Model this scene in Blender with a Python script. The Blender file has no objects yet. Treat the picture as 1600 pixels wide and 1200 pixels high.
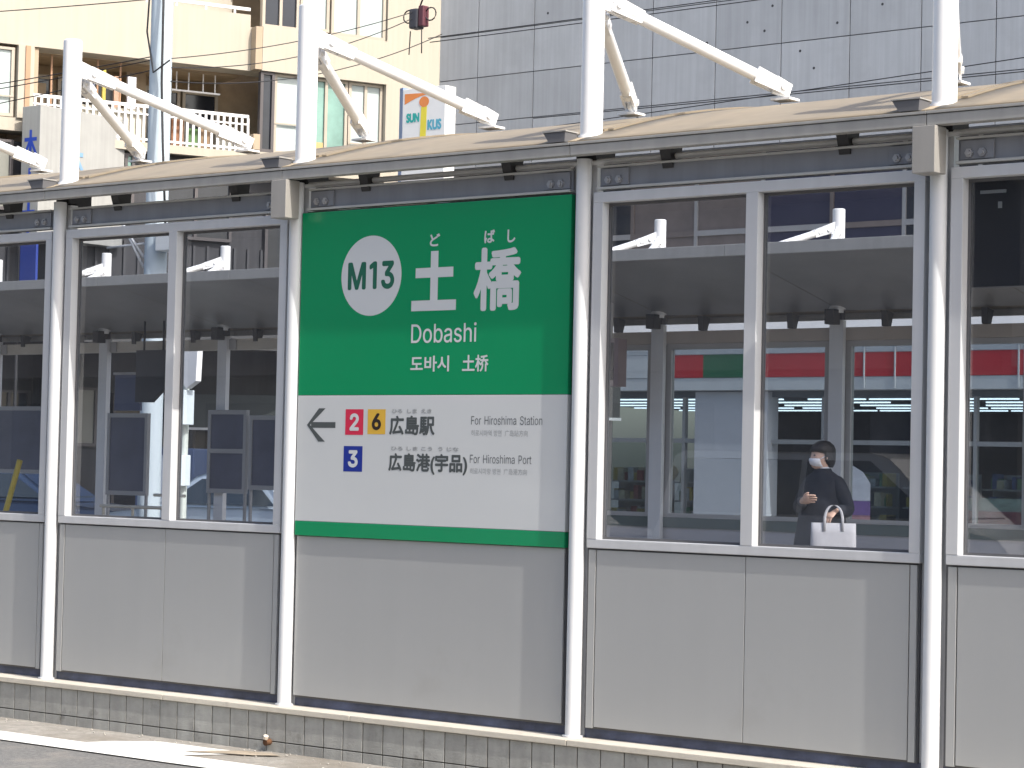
import bpy, bmesh, math, random
from mathutils import Vector, Matrix
random.seed(7)
R = math.radians
sc = bpy.context.scene
COL = sc.collection

# ------------------------------------------------------------------ camera
cd = bpy.data.cameras.new('camera'); cam = bpy.data.objects.new('camera', cd); COL.objects.link(cam)
cr = Vector((0.7849431108959727, 0.6191847879736676, 0.02178327337562152))
cu = Vector((0.0058864750988344115, -0.0426103159370408, 0.9990744268505007))
cf = Vector((-0.619539879320019, 0.7840883619323462, 0.03709148978386511))
cam.matrix_world = Matrix(((cr.x, cu.x, -cf.x, 10.956), (cr.y, cu.y, -cf.y, -9.3585), (cr.z, cu.z, -cf.z, 1.3359), (0, 0, 0, 1)))
cd.sensor_width = 36; cd.lens = 3608.86/1600*36; cd.clip_end = 2000; cd.clip_start = .1
sc.camera = cam

# ------------------------------------------------------------------ light
SUN_EL, SUN_AZ = 46, 8.5          # azimuth: degrees the sun stands in front (-Y) of the +X direction
sdir = Vector((math.cos(R(SUN_EL))*math.cos(R(SUN_AZ)), -math.cos(R(SUN_EL))*math.sin(R(SUN_AZ)), math.sin(R(SUN_EL))))
w = bpy.data.worlds.new('World'); sc.world = w; w.use_nodes = True
nt = w.node_tree; bg = nt.nodes['Background']
sky = nt.nodes.new('ShaderNodeTexSky'); sky.sky_type = 'NISHITA'; sky.sun_disc = False
sky.sun_elevation = R(SUN_EL); sky.sun_rotation = math.atan2(sdir.x, sdir.y); sky.dust_density = 3.2; sky.ozone_density = .6
nt.links.new(sky.outputs[0], bg.inputs[0]); bg.inputs[1].default_value = .15
sl = bpy.data.lights.new('sun', 'SUN'); sl.energy = 2.5; sl.angle = R(.5); sl.color = (1, .96, .90)
so = bpy.data.objects.new('sun', sl); COL.objects.link(so)
so.rotation_euler = sdir.to_track_quat('Z', 'Y').to_euler(); so.location = sdir*60
sc.view_settings.view_transform = 'Standard'; sc.view_settings.look = 'None'
sc.view_settings.exposure = 1.05; sc.view_settings.gamma = 1
sc.cycles.max_bounces = 10; sc.cycles.transparent_max_bounces = 24; sc.cycles.sample_clamp_indirect = 4

# ------------------------------------------------------------------ materials
MATS = {}
def mat(name, col, rough=.5, metal=0., var=.06, scale=3., bump=0., bscale=60., spec=.5, coat=0., streak=0., island=0., stain=None):
    if name in MATS: return MATS[name]
    m = bpy.data.materials.new(name); m.use_nodes = True; n = m.node_tree; p = n.nodes['Principled BSDF']; L = n.links.new
    p.inputs['Roughness'].default_value = rough; p.inputs['Metallic'].default_value = metal
    p.inputs['Specular IOR Level'].default_value = spec; p.inputs['Coat Weight'].default_value = coat
    tc = n.nodes.new('ShaderNodeTexCoord')
    nz = n.nodes.new('ShaderNodeTexNoise'); nz.inputs['Scale'].default_value = scale; nz.inputs['Detail'].default_value = 7; nz.inputs['Roughness'].default_value = .6
    L(tc.outputs['Object'], nz.inputs['Vector'])
    mp = n.nodes.new('ShaderNodeMapRange'); mp.inputs[1].default_value = .3; mp.inputs[2].default_value = .7
    mp.inputs[3].default_value = 1-var; mp.inputs[4].default_value = 1+var
    L(nz.outputs['Fac'], mp.inputs[0]); fac = mp.outputs[0]
    def mul(a, b):
        q = n.nodes.new('ShaderNodeMath'); q.operation = 'MULTIPLY'; L(a, q.inputs[0]); L(b, q.inputs[1]); return q.outputs[0]
    if streak:
        mg = n.nodes.new('ShaderNodeMapping'); mg.inputs['Scale'].default_value = (14, 14, .5); L(tc.outputs['Object'], mg.inputs[0])
        n2 = n.nodes.new('ShaderNodeTexNoise'); n2.inputs['Scale'].default_value = 1; n2.inputs['Detail'].default_value = 4; L(mg.outputs[0], n2.inputs['Vector'])
        m2 = n.nodes.new('ShaderNodeMapRange'); m2.inputs[1].default_value = .3; m2.inputs[2].default_value = .7; m2.inputs[3].default_value = 1-streak; m2.inputs[4].default_value = 1+streak*.4
        L(n2.outputs['Fac'], m2.inputs[0]); fac = mul(fac, m2.outputs[0])
    if island:
        g = n.nodes.new('ShaderNodeNewGeometry'); m3 = n.nodes.new('ShaderNodeMapRange'); m3.inputs[3].default_value = 1-island; m3.inputs[4].default_value = 1+island
        L(g.outputs['Random Per Island'], m3.inputs[0]); fac = mul(fac, m3.outputs[0])
    vm = n.nodes.new('ShaderNodeVectorMath'); vm.operation = 'SCALE'; vm.inputs[0].default_value = col; L(fac, vm.inputs['Scale'])
    out = vm.outputs[0]
    if stain:
        scol, sscale, lo, hi = stain
        n4 = n.nodes.new('ShaderNodeTexNoise'); n4.inputs['Scale'].default_value = sscale; n4.inputs['Detail'].default_value = 8; n4.inputs['Roughness'].default_value = .65
        L(tc.outputs['Object'], n4.inputs['Vector'])
        m4 = n.nodes.new('ShaderNodeMapRange'); m4.inputs[1].default_value = lo; m4.inputs[2].default_value = hi; L(n4.outputs['Fac'], m4.inputs[0])
        mx = n.nodes.new('ShaderNodeMix'); mx.data_type = 'RGBA'; L(m4.outputs[0], mx.inputs['Factor']); L(out, mx.inputs[6]); mx.inputs[7].default_value = (*scol, 1)
        out = mx.outputs[2]
    L(out, p.inputs['Base Color'])
    if bump:
        nb = n.nodes.new('ShaderNodeTexNoise'); nb.inputs['Scale'].default_value = bscale; nb.inputs['Detail'].default_value = 5; L(tc.outputs['Object'], nb.inputs['Vector'])
        bp = n.nodes.new('ShaderNodeBump'); bp.inputs['Strength'].default_value = bump; bp.inputs['Distance'].default_value = .01
        L(nb.outputs['Fac'], bp.inputs['Height']); L(bp.outputs[0], p.inputs['Normal'])
    MATS[name] = m; return m
def emis(name, col, s):
    if name in MATS: return MATS[name]
    m = bpy.data.materials.new(name); m.use_nodes = True; p = m.node_tree.nodes['Principled BSDF']
    p.inputs['Base Color'].default_value = (*col, 1); p.inputs['Emission Color'].default_value = (*col, 1); p.inputs['Emission Strength'].default_value = s
    MATS[name] = m; return m
def glass(name, tint, gloss=1.0, ior=1.45, dust_veil=.0):
    m = bpy.data.materials.new(name); m.use_nodes = True; n = m.node_tree; L = n.links.new
    n.nodes.remove(n.nodes['Principled BSDF']); o = n.nodes['Material Output']
    t = n.nodes.new('ShaderNodeBsdfTransparent'); t.inputs[0].default_value = (*tint, 1)
    g = n.nodes.new('ShaderNodeBsdfGlossy'); g.inputs['Roughness'].default_value = .01; g.inputs[0].default_value = (gloss, gloss, gloss, 1)
    f = n.nodes.new('ShaderNodeFresnel'); f.inputs[0].default_value = ior
    ge = n.nodes.new('ShaderNodeNewGeometry'); iv = n.nodes.new('ShaderNodeMath'); iv.operation = 'SUBTRACT'; iv.inputs[0].default_value = 1; L(ge.outputs['Backfacing'], iv.inputs[1])
    mu = n.nodes.new('ShaderNodeMath'); mu.operation = 'MULTIPLY'; L(f.outputs[0], mu.inputs[0]); L(iv.outputs[0], mu.inputs[1])
    x = n.nodes.new('ShaderNodeMixShader'); L(mu.outputs[0], x.inputs[0])
    df = n.nodes.new('ShaderNodeBsdfDiffuse'); df.inputs[0].default_value = (.55, .58, .62, 1)
    tc = n.nodes.new('ShaderNodeTexCoord'); nz = n.nodes.new('ShaderNodeTexNoise'); nz.inputs['Scale'].default_value = 2.2; nz.inputs['Detail'].default_value = 8; L(tc.outputs['Object'], nz.inputs['Vector'])
    mr = n.nodes.new('ShaderNodeMapRange'); mr.inputs[1].default_value = .3; mr.inputs[2].default_value = .75; mr.inputs[3].default_value = dust_veil*.6; mr.inputs[4].default_value = dust_veil*1.5; L(nz.outputs['Fac'], mr.inputs[0])  # dust film that also puts a milky reflection veil into the panes
    xd = n.nodes.new('ShaderNodeMixShader'); L(mr.outputs[0], xd.inputs[0]); L(t.outputs[0], xd.inputs[1]); L(df.outputs[0], xd.inputs[2]); L(xd.outputs[0], x.inputs[1]); L(g.outputs[0], x.inputs[2]); L(x.outputs[0], o.inputs[0])
    MATS[name] = m; return m

white_paint = mat('white_paint', (.80, .80, .79), .35, var=.03, scale=2, streak=.05)
post_paint = mat('post_paint', (.64, .65, .655), .38, var=.03, scale=2, streak=.06, stain=((.36, .33, .30), 9, .70, .78))
frame_alu = mat('frame_alu', (.58, .585, .59), .38, .15, var=.03, streak=.05)
panel_grey = mat('panel_grey', (.43, .435, .428), .40, .30, var=.02, scale=1.0, streak=.012, stain=((.38, .375, .36), 1.6, .60, .9))
rail_steel = mat('rail_steel', (.26, .27, .295), .5, .2, var=.08, streak=.12)
rail_flange = mat('rail_flange', (.46, .46, .44), .5, .2, var=.06)
beam_grey = mat('beam_grey', (.35, .34, .315), .5, .1, var=.06, streak=.1)
box_grey = mat('box_grey', (.32, .305, .28), .5, .0, var=.05, streak=.06)
dark_steel = mat('dark_steel', (.035, .035, .037), .6, .2, var=.2)
trim_dark = mat('trim_dark', (.10, .10, .105), .6, 0, var=.1)
roof_tan = mat('roof_tan', (.27, .22, .15), .6, 0, var=.08, scale=2, streak=.06, stain=((.19, .16, .115), 2.4, .45, .8))
soffit_dark = mat('soffit_dark', (.26, .25, .235), .38, .35, var=.12, scale=1.5)
roof_under = mat('roof_under', (.33, .32, .30), .55, 0, var=.05)
navy_strip = mat('navy_strip', (.065, .08, .14), .35, 0, var=.7, scale=4)
green_sign = mat('green_sign', (.003, .255, .097), .22, 0, var=.04, scale=1, coat=.2)
white_sign = mat('white_sign', (.56, .575, .57), .22, 0, var=.02, scale=1, coat=.2)
letter_white = mat('letter_white', (.58, .60, .60), .3, 0, var=.01)
letter_mid = mat('letter_mid', (.13, .14, .14), .4, 0, var=.01)
letter_dark = mat('letter_dark', (.07, .08, .08), .4, 0, var=.01)
letter_grey = mat('letter_grey', (.30, .31, .31), .4, 0, var=.01)
letter_green = mat('letter_green', (.01, .12, .07), .4, 0, var=.01)
letter_black = mat('letter_black', (.02, .012, .01), .4, 0, var=.01)
badge_red = mat('badge_red', (.60, .025, .07), .3, 0, var=.02)
badge_yellow = mat('badge_yellow', (.66, .40, .05), .3, 0, var=.02)
badge_blue = mat('badge_blue', (.012, .03, .26), .3, 0, var=.02)
coping_mat = mat('coping', (.54, .50, .42), .8, 0, var=.08, scale=6, bump=.2, streak=.0, stain=((.35, .31, .26), 5, .58, .75))
tile_mat = mat('kerb_tile', (.33, .33, .305), .75, 0, var=.12, scale=14, bump=.3, bscale=90, island=.10, streak=.12, stain=((.12, .115, .10), 6, .58, .8))
grout_mat = mat('grout', (.05, .047, .04), .9, 0, var=.2, scale=10)
asphalt = mat('asphalt', (.16, .158, .15), .9, 0, var=.3, scale=45, bump=.6, bscale=160, stain=((.26, .24, .21), 2.5, .5, .72))
asphalt_far = mat('asphalt_far', (.07, .07, .07), .9, 0, var=.2, scale=20)
gutter_mat = mat('gutter_concrete', (.30, .28, .245), .9, 0, var=.22, scale=22, bump=.5, bscale=120, stain=((.20, .175, .14), 2.5, .45, .75))
road_paint = mat('road_paint', (.78, .77, .72), .7, 0, var=.08, scale=25, bump=.3, bscale=140, stain=((.42, .38, .32), 9, .60, .72))
rust_stain = mat('rust_stain', (.33, .275, .205), .9, 0, var=.3, scale=14)
concrete_slab = mat('platform_concrete', (.36, .35, .33), .85, 0, var=.1, scale=6)
ballast = mat('track_paving', (.20, .19, .18), .9, 0, var=.25, scale=30)
glass_pane = glass('screen_glass', (.82, .84, .87), .95, 1.68, .022)
glass_clear = glass('shop_glass', (.80, .84, .84), .6, 1.45)

# ------------------------------------------------------------------ mesh helpers
class B:
    def __init__(s): s.bm = bmesh.new()
    def box(s, x0, x1, y0, y1, z0, z1, bev=0):
        t = bmesh.new() if bev else s.bm
        v = [t.verts.new((x, y, z)) for x in (x0, x1) for y in (y0, y1) for z in (z0, z1)]
        for f in ((0, 1, 3, 2), (4, 6, 7, 5), (0, 4, 5, 1), (2, 3, 7, 6), (0, 2, 6, 4), (1, 5, 7, 3)): t.faces.new([v[i] for i in f])
        if bev:
            bmesh.ops.bevel(t, geom=t.edges[:], offset=bev, segments=2, affect='EDGES', profile=.6)
            s.merge(t)
        return s
    def merge(s, t, M=None):
        if M is not None: bmesh.ops.transform(t, matrix=M, verts=t.verts)
        me = bpy.data.meshes.new('tmp'); t.to_mesh(me); t.free(); s.bm.from_mesh(me); bpy.data.meshes.remove(me)
    def cyl(s, p, q, r, r2=None, seg=20, cap=True):
        p, q = Vector(p), Vector(q); r2 = r if r2 is None else r2
        d = (q-p); Q = d.to_track_quat('Z', 'Y')
        a = []; b = []
        for i in range(seg):
            t = 2*math.pi*i/seg; e = Vector((math.cos(t), math.sin(t), 0))
            a.append(s.bm.verts.new(p+Q@(e*r))); b.append(s.bm.verts.new(q+Q@(e*r2)))
        for i in range(seg):
            f = s.bm.faces.new((a[i], a[(i+1) % seg], b[(i+1) % seg], b[i])); f.smooth = True
        if cap:
            a2 = [s.bm.verts.new(v.co) for v in a]; b2 = [s.bm.verts.new(v.co) for v in b]
            s.bm.faces.new(a2[::-1]); s.bm.faces.new(b2)
        return s
    def tube(s, pts, r, seg=8):
        pts = [Vector(p) for p in pts]; rings = []
        for i, p in enumerate(pts):
            d = (pts[min(i+1, len(pts)-1)]-pts[max(i-1, 0)]).normalized()
            up = Vector((0, 0, 1)) if abs(d.z) < .9 else Vector((1, 0, 0))
            x = d.cross(up).normalized(); y = x.cross(d)
            rings.append([s.bm.verts.new(p+(x*math.cos(2*math.pi*k/seg)+y*math.sin(2*math.pi*k/seg))*r) for k in range(seg)])
        for a, b in zip(rings, rings[1:]):
            for k in range(seg):
                f = s.bm.faces.new((a[k], a[(k+1) % seg], b[(k+1) % seg], b[k])); f.smooth = True
        s.bm.faces.new(rings[0]); s.bm.faces.new(rings[-1][::-1])
        return s
    def prism(s, poly, v0, v1):          # poly: list of 3-D points, extruded by vector v1-v0
        a = [s.bm.verts.new(Vector(p)+Vector(v0)) for p in poly]; b = [s.bm.verts.new(Vector(p)+Vector(v1)) for p in poly]
        s.bm.faces.new(a); s.bm.faces.new(b[::-1])
        for i in range(len(a)):
            j = (i+1) % len(a); s.bm.faces.new((a[j], a[i], b[i], b[j]))
        return s
    def quad(s, pts):
        s.bm.faces.new([s.bm.verts.new(p) for p in pts]); return s
    def ball(s, c, r, seg=16, sc=(1, 1, 1)):
        t = bmesh.new(); bmesh.ops.create_uvsphere(t, u_segments=seg, v_segments=max(6, seg//2), radius=r)
        for f in t.faces: f.smooth = True
        s.merge(t, Matrix.Translation(c) @ Matrix.Diagonal((*sc, 1))); return s
    def loft(s, rings, cap=True):        # rings: list of equal-length point lists
        rr = [[s.bm.verts.new(p) for p in r] for r in rings]; k = len(rr[0])
        for a, b in zip(rr, rr[1:]):
            for i in range(k):
                f = s.bm.faces.new((a[i], a[(i+1) % k], b[(i+1) % k], b[i])); f.smooth = True
        if cap: s.bm.faces.new(rr[0][::-1]); s.bm.faces.new(rr[-1])
        return s
    def obj(s, name, m, parent=None):
        bmesh.ops.recalc_face_normals(s.bm, faces=s.bm.faces[:])
        me = bpy.data.meshes.new(name); s.bm.to_mesh(me); s.bm.free(); me.materials.append(m)
        o = bpy.data.objects.new(name, me); COL.objects.link(o)
        if parent: o.parent = parent
        return o
def tag(o, label=None, cat=None, group=None, kind=None):
    for k, v in (('label', label), ('category', cat), ('group', group), ('kind', kind)):
        if v: o[k] = v
    return o
def thing(name, label, cat, loc=(0, 0, 0), rz=0, group=None):
    o = bpy.data.objects.new(name, None); COL.objects.link(o); o.location = loc; o.rotation_euler = (0, 0, rz); o.empty_display_size = .2
    return tag(o, label, cat, group)
def dup(o, loc=None, rz=None, label=None, group=None, parent=None):
    kids = list(o.children); c = o.copy(); COL.objects.link(c)
    if parent: c.parent = parent
    for k in kids: dup(k, parent=c)
    if loc is not None: c.location = loc
    if rz is not None: c.rotation_euler = (0, 0, rz)
    if label: c['label'] = label
    if group: c['group'] = group
    return c
def struct(b, name, m): return tag(b.obj(name, m), kind='structure')

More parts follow.
